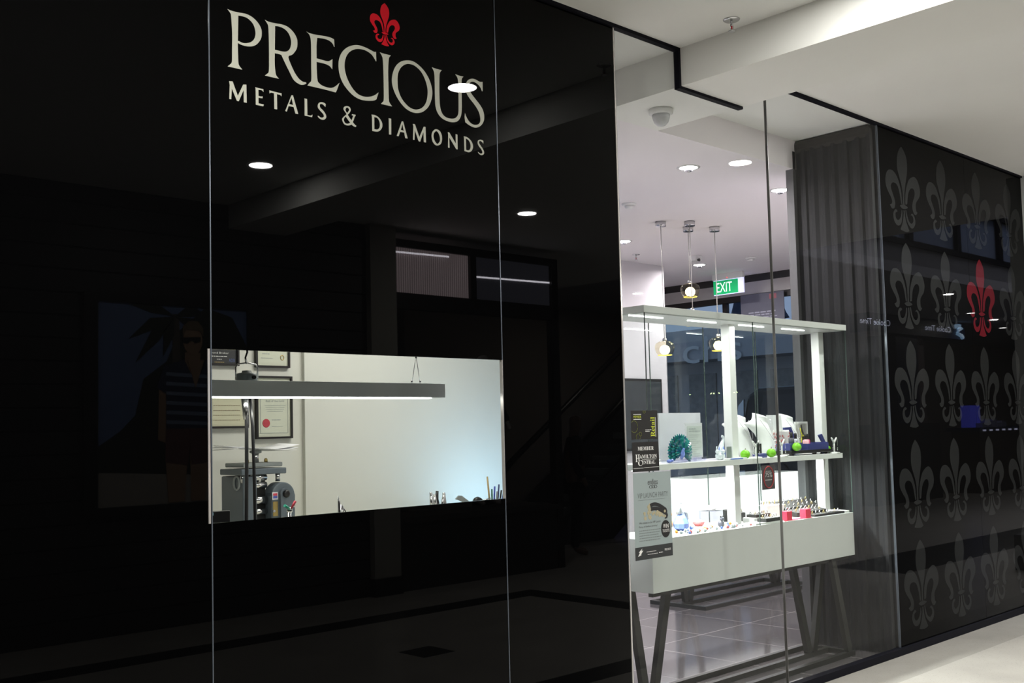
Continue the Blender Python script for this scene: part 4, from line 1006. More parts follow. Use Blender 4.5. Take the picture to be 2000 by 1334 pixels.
# --- second counter farther into the shop
GLOWFRONT = mat('white counter front with added glow', (0.8, 0.8, 0.8), 0.4, var=0, emit=(1.0, 0.98, 1.0), estr=0.9)  # glow put into the white counter in place of light falling on it
cab2 = cabinet('display_counter', 7.29, 9.12, 2.02, 2.62, 'low white showcase counter with dark legs farther inside the shop', GLOWFRONT)
cab2['category'] = 'display counter'
MB().box(7.30, 9.12, 2.02, 2.62, 0.945, 1.092).build('glowing_showcase_box', GLOWFRONT, cab2)
MB().box(7.31, 9.11, 2.03, 2.61, 1.094, 1.104).build('glass_top', CASEGLASS, cab2)

# ================================================================== shop interior beyond the cabinet
def downlight(name, x, y, z, r, label, cat, group, gimbal=False):
    t = thing(name, (x, y, z), label, cat, group)
    MB().lathe([(r, -0.006), (r + 0.018, -0.004), (r + 0.018, 0.0), (r, 0.0)], (x, y, z), 28, cap=False).build('rim', WHITE, t)
    if gimbal:
        MB().lathe([(0.001, -0.002), (r, -0.0035)], (x, y, z), 28, cap=False).build('diffuser', LAMPW, t)
        MB().lathe([(r * 0.30, -0.012), (r * 0.42, -0.022), (r * 0.30, -0.030), (0.001, -0.030)], (x, y, z), 16).build('lamp_bulb', REFLECTORM, t)
    else:
        MB().lathe([(0.001, -0.002), (r, -0.0045)], (x, y, z), 28, cap=False).build('diffuser', LAMPW, t)
    return t
SD = ['left of the pane joint', 'right of the pane joint', 'above the pendant lamps', 'beside the drape, far back', 'hidden behind the drape side', 'over the back of the display counter']
for i, (x, y) in enumerate(SHOP_DOWN):
    downlight('shop_downlight', x, y, 3.39, 0.065, 'round recessed shop downlight with visible bulb, ' + SD[i], 'downlight', 'shop ceiling downlights', True)

t = thing('dome_camera', (4.79, 0.33, 3.39), 'white dome security camera under the bulkhead', 'security camera')
MB().lathe([(0.058, -0.032), (0.070, -0.024), (0.072, 0.0)], (4.79, 0.33, 3.39), 28).build('base', WHITE, t)
MB().lathe([(0.004, -0.098), (0.026, -0.092), (0.042, -0.074), (0.050, -0.050), (0.052, -0.030)], (4.79, 0.33, 3.39), 28).build('dome', mat('translucent white dome', (0.62, 0.63, 0.65), 0.25), t)
def detector(x, y, label):
    t = thing('smoke_detector', (x, y, 3.39), label, 'smoke detector', 'ceiling smoke detectors')
    MB().lathe([(0.05, -0.018), (0.058, -0.012), (0.060, 0.0)], (x, y, 3.39), 24).build('base', WHITE, t)
    MB().lathe([(0.024, -0.042), (0.034, -0.034), (0.036, -0.018)], (x, y, 3.39), 20).build('sensor_cap', WHITE, t)
detector(6.61, 2.13, 'white smoke detector at the left edge of the shop ceiling')
detector(9.83, 3.13, 'white smoke detector near the exit sign')
def sprinkler(x, y, z, label):
    t = thing('fire_sprinkler', (x, y, z), label, 'sprinkler', 'ceiling fire sprinklers')
    MB().lathe([(0.034, -0.008), (0.042, -0.003), (0.043, 0)], (x, y, z), 20).build('escutcheon', CHROME, t)
    MB().tube([(x, y, z - 0.008), (x, y, z - 0.034)], 0.007, 8).build('stem', CHROME, t)
    MB().tube([(x, y, z - 0.034), (x, y, z - 0.052)], 0.0035, 8).build('bulb', RED, t)
    MB().tube([(x - 0.010, y, z - 0.030), (x - 0.012, y, z - 0.045), (x - 0.004, y, z - 0.058)], 0.002, 6).tube([(x + 0.010, y, z - 0.030), (x + 0.012, y, z - 0.045), (x + 0.004, y, z - 0.058)], 0.002, 6).build('frame_arms', CHROME, t)
    MB().lathe([(0.017, -0.062), (0.018, -0.058), (0.004, -0.056)], (x, y, z), 14).build('deflector', CHROME, t)
sprinkler(4.42, -0.432, 3.6, 'chrome fire sprinkler with red bulb on the corridor ceiling')
sprinkler(8.62, 3.75, 3.39, 'small fire sprinkler at the back of the shop ceiling')
t = thing('ceiling_sensor', (9.23, 3.43, 3.39), 'small white ceiling projector box between pendants and exit sign', 'sensor')
MB().box(9.17, 9.29, 3.38, 3.48, 3.33, 3.39).build('body', WHITE, t, bevel=0.006)
MB().lathe([(0.012, 0), (0.018, 0.02)], (9.20, 3.375, 3.335), 12, axis='-y').build('lens', BLACK, t)

GLOBE = glass('amber mirrored glass globe', (0.96, 0.91, 0.80), ior=1.6, refl=(1.0, 0.93, 0.75))
BULB = mat('warm lit bulb', (1, 0.9, 0.7), 0.5, var=0, emit=(1.0, 0.84, 0.50), estr=7)
RIMY = mat('lit amber rim', (0.9, 0.7, 0.1), 0.4, var=0, emit=(1.0, 0.70, 0.08), estr=1.4)
CORD = mat('silver cord', (0.5, 0.48, 0.46), 0.4)
def pendant(x, y, zc, label):
    t = thing('pendant_lamp', (x, y, 3.39), label, 'pendant lamp', 'amber glass pendant lamps')
    MB().lathe([(0.046, -0.045), (0.048, -0.040), (0.048, 0.0)], (x, y, 3.39), 24).build('ceiling_canopy', CHROME, t)
    MB().tube([(x, y, 3.345), (x, y, zc + 0.080)], 0.004, 6).build('cord', CORD, t)
    MB().lathe([(0.014, 0.048), (0.022, 0.060), (0.018, 0.076), (0.005, 0.088)], (x, y, zc), 18).build('glass_neck', CHROME, t)
    MB().lathe([(0.060, -0.070), (0.076, -0.048), (0.087, -0.016), (0.088, 0.010), (0.078, 0.034), (0.050, 0.050), (0.014, 0.056)], (x, y, zc), 32, cap=False).build('globe', GLOBE, t)
    MB().tube([(x + 0.061 * cos(k * pi / 12), y + 0.061 * sin(k * pi / 12), zc - 0.071) for k in range(24)], 0.0025, 6, closed=True).build('rim', RIMY, t)
    MB().ball((x, y, zc - 0.024), 0.046, 1, 1, 0.95).build('bulb', BULB, t)
    area('pendant_bulb_lamp', (x, y, zc - 0.075), 1.6, 0.12, (1, 0.85, 0.55))
pendant(7.42, 2.45, 2.26, 'lowest front amber glass pendant lamp seen inside the cabinet, leftmost')
pendant(7.82, 2.45, 2.81, 'amber glass pendant lamp hanging highest, above the cabinet canopy')
pendant(8.02, 2.30, 2.31, 'amber glass pendant lamp half hidden behind the left cabinet post')
pendant(7.62, 2.28, 2.52, 'amber glass pendant lamp mostly hidden by the cabinet canopy')

EXITG = mat('lit green exit panel', (0.01, 0.35, 0.12), 0.4, var=0.03, emit=(0.004, 0.33, 0.11), estr=0.75)
EXITW = mat('lit white exit edge', (0.8, 0.8, 1), 0.4, var=0, emit=(0.62, 0.62, 1.0), estr=1.0)
t = thing('exit_sign', (10.6, 4.0, 3.39), 'green lit EXIT sign hanging from the shop ceiling', 'exit sign')
MB().box(10.585, 10.635, 3.76, 4.20, 3.315, 3.389).build('housing', WHITE, t, bevel=0.004)
MB().box(10.600, 10.622, 3.76, 4.19, 3.135, 3.315).build('light_panel', EXITW, t)
MB().box(10.594, 10.600, 3.835, 4.19, 3.142, 3.308).build('green_face', EXITG, t)
SIDE = Matrix(((0, 0, -1, 0), (-1, 0, 0, 0), (0, 1, 0, 0), (0, 0, 0, 1)))   # upright, facing -X
b = MB()
me = text_mesh('EXIT')
xs = [v.co.x for v in me.vertices]; zs = [v.co.y for v in me.vertices]
sx, sz = 0.225 / (max(xs) - min(xs)), 0.115 / (max(zs) - min(zs))
b.mesh(me, Matrix.Translation((10.592, 4.03, 3.225)) @ SIDE @ Matrix.Diagonal((sx, sz, 1, 1)) @ Matrix.Translation((-(max(xs) + min(xs)) / 2, -(max(zs) + min(zs)) / 2, 0)))
b.build('exit_lettering', mat('lit white lettering', (1, 1, 1), 0.4, var=0, emit=(0.9, 0.95, 1.0), estr=0.9), t)
MB().ball((10.583, 3.98, 3.335), 0.006).build('status_light', mat('red status light', (1, 0.1, 0.1), 0.4, var=0, emit=(1, 0.05, 0.08), estr=2), t)

t = thing('wall_screen', (8.95, 4.09, 1.1), 'dark wall screen on the white shop wall behind the stickers', 'screen')
MB().box(8.55, 9.37, 4.06, 4.099, 1.30, 2.09).build('frame', DARKFRAME, t)
MB().box(8.58, 9.34, 4.055, 4.06, 1.33, 2.06).build('panel', mat('dark screen glass', (0.05, 0.055, 0.06), 0.03, var=0.1), t)

# hanging banner inside the street glazing
t = thing('hanging_banner', (10.94, 3.75, 2.2), 'grey hanging banner with pale lettering in the street window', 'banner')
MB().box(10.925, 10.935, 3.42, 4.03, 2.72, 3.14).build('cloth', mat('slate banner cloth', (0.105, 0.105, 0.135), 0.7), t)
b = MB()
def side_greek(x, ya, yb, z0, z1):
    y = ya
    while y > yb + 0.01:
        wd = min(random.uniform(0.03, 0.08), y - yb); b.box(x - 0.001, x, y - wd, y, z0, z1); y -= wd + 0.014
side_greek(10.925, 3.92, 3.54, 2.905, 2.92); side_greek(10.925, 3.90, 3.56, 2.875, 2.888); side_greek(10.925, 3.92, 3.52, 2.845, 2.855)
b.build('lettering', mat('pale banner print', (0.30, 0.30, 0.36), 0.6), t)
MB().box(10.924, 10.925, 3.52, 3.62, 3.06, 3.12).build('logo_patch', mat('red banner print', (0.30, 0.09, 0.11), 0.6), t)

# ---- the street outside
struct(MB().box(11.2, 40, -1, 30, -0.10, 0.36).build('ground_street', mat('street asphalt', (0.10, 0.10, 0.105), 0.8, var=0.2)))
t = thing('street_building', (19, 9, 0.36), 'pale shop building with white lettering across the street', 'building')
MB().box(19, 24, 4.5, 24, 0.36, 3.7).build('wall', mat('blue grey render', (0.50, 0.50, 0.50), 0.8), t)
MB().box(18.2, 19, 4.5, 24, 2.95, 3.35).build('awning', mat('grey awning', (0.42, 0.43, 0.46), 0.7), t)
for i in range(9):
    yy = 5.0 + i * 1.05
    MB().box(18.96, 19.01, yy, yy + 0.72, 0.7, 2.7).build('window', mat('dark shop window', (0.30, 0.29, 0.27), 0.10, var=0.5) if i == 0 else bpy.data.materials['dark shop window'], t)
b = MB()
me = text_mesh('chs')
xs = [v.co.x for v in me.vertices]; zs = [v.co.y for v in me.vertices]
sx, sz = 1.5 / (max(xs) - min(xs)), 0.55 / (max(zs) - min(zs))
b.mesh(me, Matrix.Translation((18.15, 9.75, 3.16)) @ SIDE @ Matrix.Diagonal((sx, sz, 1, 1)) @ Matrix.Translation((-(max(xs) + min(xs)) / 2, -(max(zs) + min(zs)) / 2, 0)))
b.build('shop_lettering', mat('pale lettering', (0.62, 0.64, 0.66), 0.6), t)
# parked dark car
CARP = mat('dark car paint', (0.018, 0.020, 0.021), 0.12, var=0.1)
t = thing('parked_car', (14.6, 5.2, 0.36), 'dark parked car outside the street window behind the necklace busts', 'car')
b = MB()
prof = [(6.35, 0.62), (6.42, 1.05), (6.30, 1.42), (6.05, 1.60), (5.95, 2.02), (5.75, 2.12), (3.9, 2.14), (3.2, 2.0), (2.8, 1.55), (1.9, 1.42), (1.7, 1.15), (1.75, 0.62)]
b.xprism(prof, 13.8, 15.5)
b.build('body', CARP, t, bevel=0.06)
MB().hexa([(13.79, 3.3, 1.56), (13.79, 5.75, 1.56), (13.80, 5.65, 2.00), (13.80, 3.6, 2.00)], [(13.81, 3.3, 1.56), (13.81, 5.75, 1.56), (13.82, 5.65, 2.00), (13.82, 3.6, 2.00)]).build('side_window', mat('tinted car glass', (0.03, 0.034, 0.038), 0.04), t)
for yy in (2.6, 5.55):
    MB().lathe([(0.33, -0.10), (0.34, 0.0), (0.33, 0.1)], (13.85, yy, 0.70), 24, axis='x').build('wheel', BLACK, t)
MB().hexa([(13.78, 6.02, 1.35), (13.78, 6.22, 1.25), (13.78, 6.10, 1.85), (13.78, 6.00, 1.95)], [(13.81, 6.02, 1.35), (13.81, 6.22, 1.25), (13.81, 6.10, 1.85), (13.81, 6.00, 1.95)]).build('headlight', CHROME, t)
def street_tree(x, y, h, label):
    t = thing('street_tree', (x, y, 0.36), label, 'tree', 'conifers across the street')
    MB().tube([(x, y, 0.36), (x, y, h * 0.9)], [0.16, 0.03], 8).build('trunk', mat('tree bark', (0.05, 0.04, 0.035), 0.9), t)
    b = MB()
    for k in range(7):
        z = h * (0.30 + 0.10 * k); r = (h - z) * 0.15 + 0.10
        b.lathe([(r, z), (r * 0.75, z + 0.18), (0.04, z + h * 0.13)], (x, y, 0), 9, smooth=False)
    b.build('foliage', mat('dark conifer green', (0.035, 0.045, 0.075), 0.9, var=0.4), t)
street_tree(30, 15.7, 7.2, 'dark conifer across the street seen between the pendant cords')
street_tree(32, 18.6, 6.8, 'dark conifer across the street, left of the taller one')
t = thing('street_menu_board', (12.2, 3.9, 0.36), 'red lettered notice board standing outside the street window', 'notice board')
MB().box(12.2, 12.24, 3.62, 4.02, 1.1, 2.05).build('board', mat('dark board', (0.05, 0.05, 0.055), 0.6), t)
b = MB()
for z_ in (1.92, 1.76): side_greek(12.2, 3.98, 3.66, z_, z_ + 0.09)
b.build('lettering', mat('coral board print', (0.55, 0.08, 0.09), 0.5), t)
MB().box(12.19, 12.25, 3.60, 3.66, 0.36, 1.1).build('leg', BLACK, t)
MB().box(12.19, 12.25, 3.98, 4.04, 0.36, 1.1).build('leg', BLACK, t)

# ================================================================== goldsmith's workshop behind the black glass
def frame_on_wall(x0, x1, z0, z1, paper, label, border=0.012, mount=None):
    t = thing('framed_certificate', ((x0 + x1) / 2, 2.19, z0), label, 'framed certificate', 'certificates on the workshop wall')
    b = MB()
    b.box(x0, x1, 2.175, 2.199, z0, z0 + border); b.box(x0, x1, 2.175, 2.199, z1 - border, z1)
    b.box(x0, x0 + border, 2.175, 2.199, z0 + border, z1 - border); b.box(x1 - border, x1, 2.175, 2.199, z0 + border, z1 - border)
    b.build('frame', DARKFRAME, t)
    MB().box(x0 + border, x1 - border, 2.186, 2.199, z0 + border, z1 - border).build('paper', paper, t)
    return t
random.seed(9)
t = frame_on_wall(2.66, 3.094, 1.971, 2.26, mat('charcoal certificate', (0.035, 0.036, 0.040), 0.5), 'black framed certificate with white lettering, topmost left on the workshop wall')
b = MB(); put_text(b, 'Corp Diamond Broker', 2.83, 3.03, 2.036, 2.050, 2.185); greek(b, 2.90, 3.02, 2.020, 2.028, 2.185); greek(b, 2.955, 2.985, 2.004, 2.010, 2.185)
b.build('lettering', WHITEINK, t)
b = MB(); put_text(b, 'ADB', 3.030, 3.068, 1.993, 2.012, 2.185); b.build('logo', mat('blue print', (0.10, 0.14, 0.32), 0.5), t)
b = MB(); greek(b, 2.94, 3.00, 1.987, 1.993, 2.185); b.build('gold_print', BRASS, t)
t = frame_on_wall(3.203, 3.435, 1.966, 2.20, CERTWHITE, 'ivory framed certificate above the hanging motor')
b = MB(); greek(b, 3.25, 3.30, 2.045, 2.052, 2.185); greek(b, 3.24, 3.32, 2.020, 2.026, 2.185); b.build('print', GREYINK, t)
b = MB(); b.tube([(3.385 + 0.012 * cos(k * pi / 8), 2.185, 2.028 + 0.014 * sin(k * pi / 8)) for k in range(16)], 0.0025, 5, closed=True); b.build('gold_seal', BRASS, t)
t = frame_on_wall(3.203, 3.449, 1.539, 1.915, CERTWHITE, 'framed certificate with a red seal beside the tall press')
b = MB(); put_text(b, 'Roll of the Gold', 3.272, 3.395, 1.760, 1.772, 2.185)
for i in range(4): greek(b, 3.262 + 0.006 * i, 3.405 - 0.006 * i, 1.737 - 0.012 * i, 1.741 - 0.012 * i, 2.185)
greek(b, 3.31, 3.37, 1.648, 1.655, 2.185); greek(b, 3.31, 3.385, 1.610, 1.614, 2.185)
b.box(3.232, 3.420, 2.1845, 2.186, 1.572, 1.574); b.box(3.232, 3.234, 2.1845, 2.186, 1.574, 1.88); b.box(3.418, 3.420, 2.1845, 2.186, 1.574, 1.88)
b.build('print', GREYINK, t)
MB().lathe([(0.026, 0.0), (0.024, 0.002)], (3.272, 2.186, 1.632), 24, axis='-y').build('red_seal', REDSEAL, t)
t = frame_on_wall(2.66, 3.152, 1.606, 1.83, CERTPAPER, 'wide cream framed certificate left of the hanging tool')
b = MB()
for i in range(4): greek(b, 2.93, 3.10, 1.735 - 0.028 * i, 1.741 - 0.028 * i, 2.185)
b.build('print', mat('brown ink', (0.28, 0.22, 0.14), 0.6), t)

t = thing('workbench', (3.1, 1.2, 0), 'long workbench under the viewing window', 'workbench')
MB().hexa([(1.7, 0.5, 0.96), (4.05, 0.5, 0.96), (4.65, 1.15, 0.96), (4.65, 2.165, 0.96), (1.7, 2.165, 0.96)], [(1.7, 0.5, 1.0), (4.05, 0.5, 1.0), (4.65, 1.15, 1.0), (4.65, 2.165, 1.0), (1.7, 2.165, 1.0)]).build('top', mat('workbench top', (0.45, 0.44, 0.38), 0.6), t)
for (xx, yy) in ((1.75, 0.55), (4.5, 1.15), (1.75, 2.1), (4.5, 2.1)): MB().box(xx, xx + 0.06, yy, yy + 0.06, 0, 0.96).build('leg', STEELGREY, t)

# hanging bar lamp
t = thing('bar_lamp', (2.6, 0.71, 1.73), 'long grey bar lamp hanging across the workshop window', 'lamp')
MB().box(1.70, 3.417, 0.68, 0.74, 1.727, 1.797).build('housing', mat('pale grey lamp housing', (0.84, 0.93, 0.96), 0.4), t, bevel=0.002)
MB().box(1.75, 3.33, 0.683, 0.737, 1.721, 1.7272).build('tube_diffuser', STRIPW, t)
for xx in (3.228, 3.280):
    MB().tube([(3.257, 0.71, 1.935), (xx, 0.71, 1.797)], 0.0018, 6).build('wire', CHROME, t)
    MB().lathe([(0.005, 0), (0.005, 0.012), (0.002, 0.016)], (xx, 0.71, 1.797), 10).build('clamp', CHROME, t)
MB().tube([(3.257, 0.71, 1.925), (3.257, 0.71, 1.955)], 0.005, 8).build('swivel', BLACK, t)
MB().tube([(3.257, 0.71, 1.955), (3.257, 0.71, 2.9)], 0.0025, 6).build('drop_cable', BLACK, t)

# flexible shaft motor on its hook
t = thing('hanging_motor', (2.37, 0.80, 1.79), 'grey pendant motor with wire bail hanging over the bar lamp', 'motor')
c = (2.372, 0.80)
MB().lathe([(0.046, -0.05), (0.047, 0.030), (0.043, 0.040), (0.022, 0.044), (0.020, 0.052), (0.003, 0.054)], (c[0], c[1], 1.795), 24).build('body', STEELGREY, t)
MB().tube([(2.318, 0.80, 1.80), (2.318, 0.80, 1.862), (2.328, 0.80, 1.876), (2.372, 0.80, 1.882), (2.416, 0.80, 1.876), (2.426, 0.80, 1.862), (2.426, 0.80, 1.80)], 0.0035, 8).build('bail', CHROME, t)
MB().tube([(2.372, 0.80, 1.878), (2.366, 0.80, 1.905), (2.376, 0.80, 1.93), (2.368, 0.80, 1.97), (2.372, 0.80, 2.9)], 0.005, 8).build('hook', CHROME, t)
MB().lathe([(0.008, 0), (0.008, 0.012)], (2.378, 0.753, 1.815), 12, axis='-y').build('switch', BLACK, t)
MB().tube([(2.360, 0.80, 1.75), (2.364, 0.79, 1.64), (2.362, 0.79, 1.40), (2.358, 0.79, 1.16), (2.36, 0.79, 1.003)], 0.0085, 8).build('flex_shaft', BLACK, t)
MB().tube([(2.360, 0.80, 1.745), (2.364, 0.795, 1.63)], [0.018, 0.012], 10).build('shaft_sleeve', CHROME, t)
MB().tube([(2.392, 0.81, 1.75), (2.399, 0.80, 1.60), (2.404, 0.80, 1.40), (2.408, 0.80, 1.15), (2.41, 0.80, 1.003)], 0.0075, 8).build('power_cable', BLACK, t)

# rolling mill
ml = thing('rolling_mill', (2.93, 1.66, 1.0), 'blue grey rolling mill with round gear cover on the bench', 'rolling mill')
b = MB()
b.box(2.793, 2.875, 1.60, 1.84, 1.0, 1.345); b.box(2.875, 2.955, 1.66, 1.84, 1.0, 1.37)
b.build('body', BLUEGREY, ml, bevel=0.008)
b = MB()
pts = [(3.088, 1.0), (3.088, 1.235)] + [(3.017 + 0.071 * cos(k * pi / 14), 1.235 + 0.071 * sin(k * pi / 14)) for k in range(15)] + [(2.946, 1.0)]
b.prism(pts, 1.575, 1.66)
b.build('gear_cover', BLUEGREY, ml, bevel=0.006)
b = MB(); b.prism([(2.99, 1.10), (2.990, 1.245)] + [(3.018 + 0.030 * cos(pi - k * pi / 10), 1.245 + 0.030 * sin(pi - k * pi / 10)) for k in range(11)] + [(3.060, 1.10)] + [(3.025 + 0.037 * cos(-k * pi / 10), 1.10 + 0.037 * sin(-k * pi / 10)) for k in range(11)], 1.555, 1.575)
b.build('crank_arm', BLUEGREY, ml, bevel=0.004)
MB().lathe([(0.020, 0), (0.020, 0.012), (0.012, 0.018)], (3.020, 1.555, 1.245), 20, axis='-y').build('axle_nut', BLACK, ml)
MB().lathe([(0.016, 0), (0.016, 0.010)], (3.028, 1.555, 1.105), 20, axis='-y').build('handle_socket', BLACK, ml)
for (xx, zz) in ((2.957, 1.155), (3.078, 1.175)): MB().lathe([(0.009, 0), (0.007, 0.008)], (xx, 1.575, zz), 12, axis='-y').build('bolt', CHROME, ml)
b = MB()
for k, zz in enumerate((1.335, 1.295, 1.215, 1.155)):
    b.tube([(2.855, 1.625, zz), (2.94, 1.625, zz)], 0.017 if k != 2 else 0.022, 14)
b.build('rollers', SILVER, ml)
MB().box(2.86, 2.945, 1.64, 1.66, 1.02, 1.36).build('roller_recess', BLACK, ml)
MB().box(2.775, 3.044, 1.585, 1.82, 1.352, 1.384).build('head_plate', BLUEGREY, ml, bevel=0.005)
for xx in (2.80, 2.90, 3.01): MB().tube([(xx, 1.62, 1.31), (xx, 1.62, 1.36)], 0.013, 12).build('column', CHROME, ml)
MB().box(2.795, 3.030, 1.60, 1.80, 1.392, 1.414).build('top_plate', STEELGREY, ml, bevel=0.005)
for xx in (2.85, 2.962): MB().lathe([(0.011, 0), (0.011, 0.014), (0.006, 0.022)], (xx, 1.66, 1.414), 6).build('brass_bolt', BRASS, ml)
MB().tube([(2.912, 1.68, 1.414), (2.912, 1.68, 1.470)], 0.017, 14).build('screw_post', CHROME, ml)
MB().lathe([(0.020, 0), (0.032, 0.004), (0.032, 0.016), (0.018, 0.020)], (2.912, 1.68, 1.462), 20).build('hand_wheel', STEELGREY, ml)
MB().box(2.952, 2.982, 1.572, 1.5755, 1.128, 1.205).build('brass_plate', BRASS, ml)
MB().box(2.948, 2.982, 1.572, 1.5755, 1.215, 1.255).build('maker_badge', mat('white badge', (0.7, 0.7, 0.72), 0.5), ml)
b = MB().box(2.953, 2.977, 1.570, 1.572, 1.222, 1.235).m(1).box(2.953, 2.977, 1.570, 1.572, 1.237, 1.249)
b.build('badge_print', [mat('blue badge print', (0.10, 0.12, 0.45), 0.5), mat('red badge print', (0.6, 0.06, 0.10), 0.5)], ml)
b = MB(); b.tube([(2.785, 1.70, 1.32 + 0.03 * cos(k * pi / 8)) if False else (2.788, 1.66 + 0.03 * sin(k * pi / 8), 1.31 + 0.035 * cos(k * pi / 8)) for k in range(16)], 0.006, 6, closed=True)
b.build('side_ring', STEELGREY, ml)
# papers lying across the wheel
b = MB()
random.seed(4)
t = thing('paper_stack', (2.91, 1.68, 1.482), 'curled loose papers lying on top of the rolling mill', 'papers')
for k in range(3):
    b = MB()
    n = 12
    lo, hi = [], []
    for i in range(n + 1):
        u = i / n
        x = 2.70 + 0.40 * u + 0.02 * k
        z = 1.484 + 0.004 * k + (0.010 * sin(u * 5 + k * 0.9)) * (0.4 + u) + 0.010 * abs(u - 0.5)
        lo.append((x, z)); hi.append((x, z + 0.0018))
    A = [(b.bm.verts.new((x, 1.57 + 0.02 * k, z)), b.bm.verts.new((x, 1.80 + 0.01 * k, z - 0.004 + 0.006 * k))) for x, z in lo]
    B = [(b.bm.verts.new((x, 1.57 + 0.02 * k, z)), b.bm.verts.new((x, 1.80 + 0.01 * k, z - 0.004 + 0.006 * k))) for x, z in hi]
    fs = []
    for i in range(n):
        fs.append(b.bm.faces.new((A[i][0], A[i + 1][0], A[i + 1][1], A[i][1]))); fs.append(b.bm.faces.new((B[i][0], B[i][1], B[i + 1][1], B[i + 1][0])))
        fs.append(b.bm.faces.new((A[i][0], B[i][0], B[i + 1][0], A[i + 1][0]))); fs.append(b.bm.faces.new((A[i][1], A[i + 1][1], B[i + 1][1], B[i][1])))
    fs.append(b.bm.faces.new((A[0][0], A[0][1], B[0][1], B[0][0]))); fs.append(b.bm.faces.new((A[n][0], B[n][0], B[n][1], A[n][1])))
    b._f(fs, True)
    b.build('sheet', PAPER, t)
# small tools along the bench
t = thing('laptop', (2.0, 0.60, 1.0), 'dark laptop lid with a painted blue-lit top edge at the left corner of the window', 'laptop')
MB().box(1.80, 2.160, 0.565, 0.585, 1.004, 1.252).build('lid', BLACK, t, bevel=0.003)
MB().box(1.80, 2.160, 0.585, 0.80, 1.0, 1.012).build('base', BLACK, t)
MB().box(1.98, 2.085, 0.5635, 0.565, 1.236, 1.248).build('label_strip', mat('painted pale blue light', (0.35, 0.55, 0.65), 0.5), t)  # pale strip imitating blue light along the lid's top
t = thing('torch_lighter', (2.73, 0.62, 1.0), 'small chrome soldering torch standing on the bench', 'torch')
MB().tube([(2.717, 0.60, 1.0), (2.717, 0.60, 1.245), (2.712, 0.60, 1.278)], [0.006, 0.006, 0.002], 8).build('nozzle', CHROME, t)
MB().lathe([(0.022, 0), (0.022, 0.16), (0.012, 0.20), (0.008, 0.235)], (2.740, 0.615, 1.0), 14).build('body', CHROME, t)
MB().tube([(2.742, 0.61, 1.225), (2.757, 0.61, 1.205), (2.760, 0.61, 1.185)], 0.003, 6).build('trigger', CHROME, t)
t = thing('valve_tool', (2.53, 0.70, 1.0), 'valve with green and red levers in front of the rolling mill', 'tool')
MB().tube([(2.52, 0.70, 1.0), (2.52, 0.70, 1.215)], 0.010, 10).ball((2.522, 0.70, 1.222), 0.014).build('body', CHROME, t)
MB().tube([(2.515, 0.69, 1.228), (2.485, 0.68, 1.246)], [0.006, 0.007], 8).build('green_lever', mat('green lever', (0.03, 0.30, 0.20), 0.4), t)
MB().tube([(2.526, 0.69, 1.232), (2.540, 0.68, 1.262)], [0.005, 0.006], 8).build('red_lever', mat('red lever', (0.5, 0.05, 0.08), 0.4), t)
t = thing('plier_holder', (3.77, 1.2, 1.0), 'bunch of steel pliers standing in a holder on the bench', 'pliers')
MB().lathe([(0.045, 0), (0.045, 0.11)], (3.77, 1.2, 1.0), 16).build('holder', BLACK, t)
random.seed(13)
for i in range(7):
    xx = 3.725 + i * 0.015; dx = random.uniform(-0.02, 0.025)
    MB().tube([(xx, 1.19, 1.05), (xx + dx, 1.18, 1.16), (xx + dx * 1.6, 1.18, 1.222 + random.uniform(-0.02, 0.008))], [0.009, 0.011, 0.008], 8).build('pliers', SILVER if i % 2 == 0 else BLACK, t)
t = thing('magnifier', (3.96, 1.2, 1.0), 'dark grey plate of a bench magnifier leaning by the loupe', 'magnifier')
MB().prism([(3.900, 1.172), (3.925, 1.190), (3.945, 1.188), (4.01, 1.146), (3.985, 1.140)], 1.19, 1.20).build('plate', STEELGREY, t)
MB().tube([(3.99, 1.2, 1.0), (3.99, 1.2, 1.145)], 0.006, 8).build('stem', BLACK, t)
t = thing('loupe', (4.06, 1.2, 1.0), 'round black loupe lamp between magnifier and pen cup', 'loupe')
MB().tube([(4.06, 1.2, 1.0), (4.06, 1.2, 1.13)], 0.008, 8).build('stem', BLACK, t)
MB().lathe([(0.030, 0), (0.033, 0.012), (0.028, 0.03)], (4.062, 1.20, 1.142), 20, axis='-y').build('head', BLACK, t)
MB().tube([(4.10, 1.19, 1.150), (4.155, 1.18, 1.160)], 0.004, 6).build('handle', CHROME, t)
t = thing('pen_cup', (4.22, 1.2, 1.0), 'dark pen cup at the right corner of the workshop window', 'pen cup')
MB().lathe([(0.04, 0), (0.042, 0.13), (0.039, 0.13), (0.036, 0.02)], (4.205, 1.2, 1.0), 20).build('cup', BLACK, t)
PENC = [('tan', (0.45, 0.33, 0.14)), ('green', (0.03, 0.14, 0.10)), ('blue', (0.06, 0.09, 0.42)), ('grey', (0.25, 0.27, 0.28)), ('navy', (0.03, 0.04, 0.14)), ('black', (0.02, 0.02, 0.022)), ('bright blue', (0.07, 0.12, 0.50))]
for i, (n_, c_) in enumerate(PENC):
    xx = 4.178 + i * 0.011
    hh = (0.275, 0.20, 0.215, 0.185, 0.225, 0.19, 0.195)[i]
    lean = (-0.035, -0.012, 0.0, 0.008, 0.012, 0.02, 0.03)[i]
    o = MB().tube([(xx, 1.2 + 0.004 * (i % 3), 1.03), (xx + lean, 1.19, 1.012 + hh)], [0.006, 0.005], 7).build('pen', mat(n_ + ' pen', c_, 0.4))
    tag(o, '%s pen standing in the dark pen cup' % n_, 'pen', 'pens in the cup')

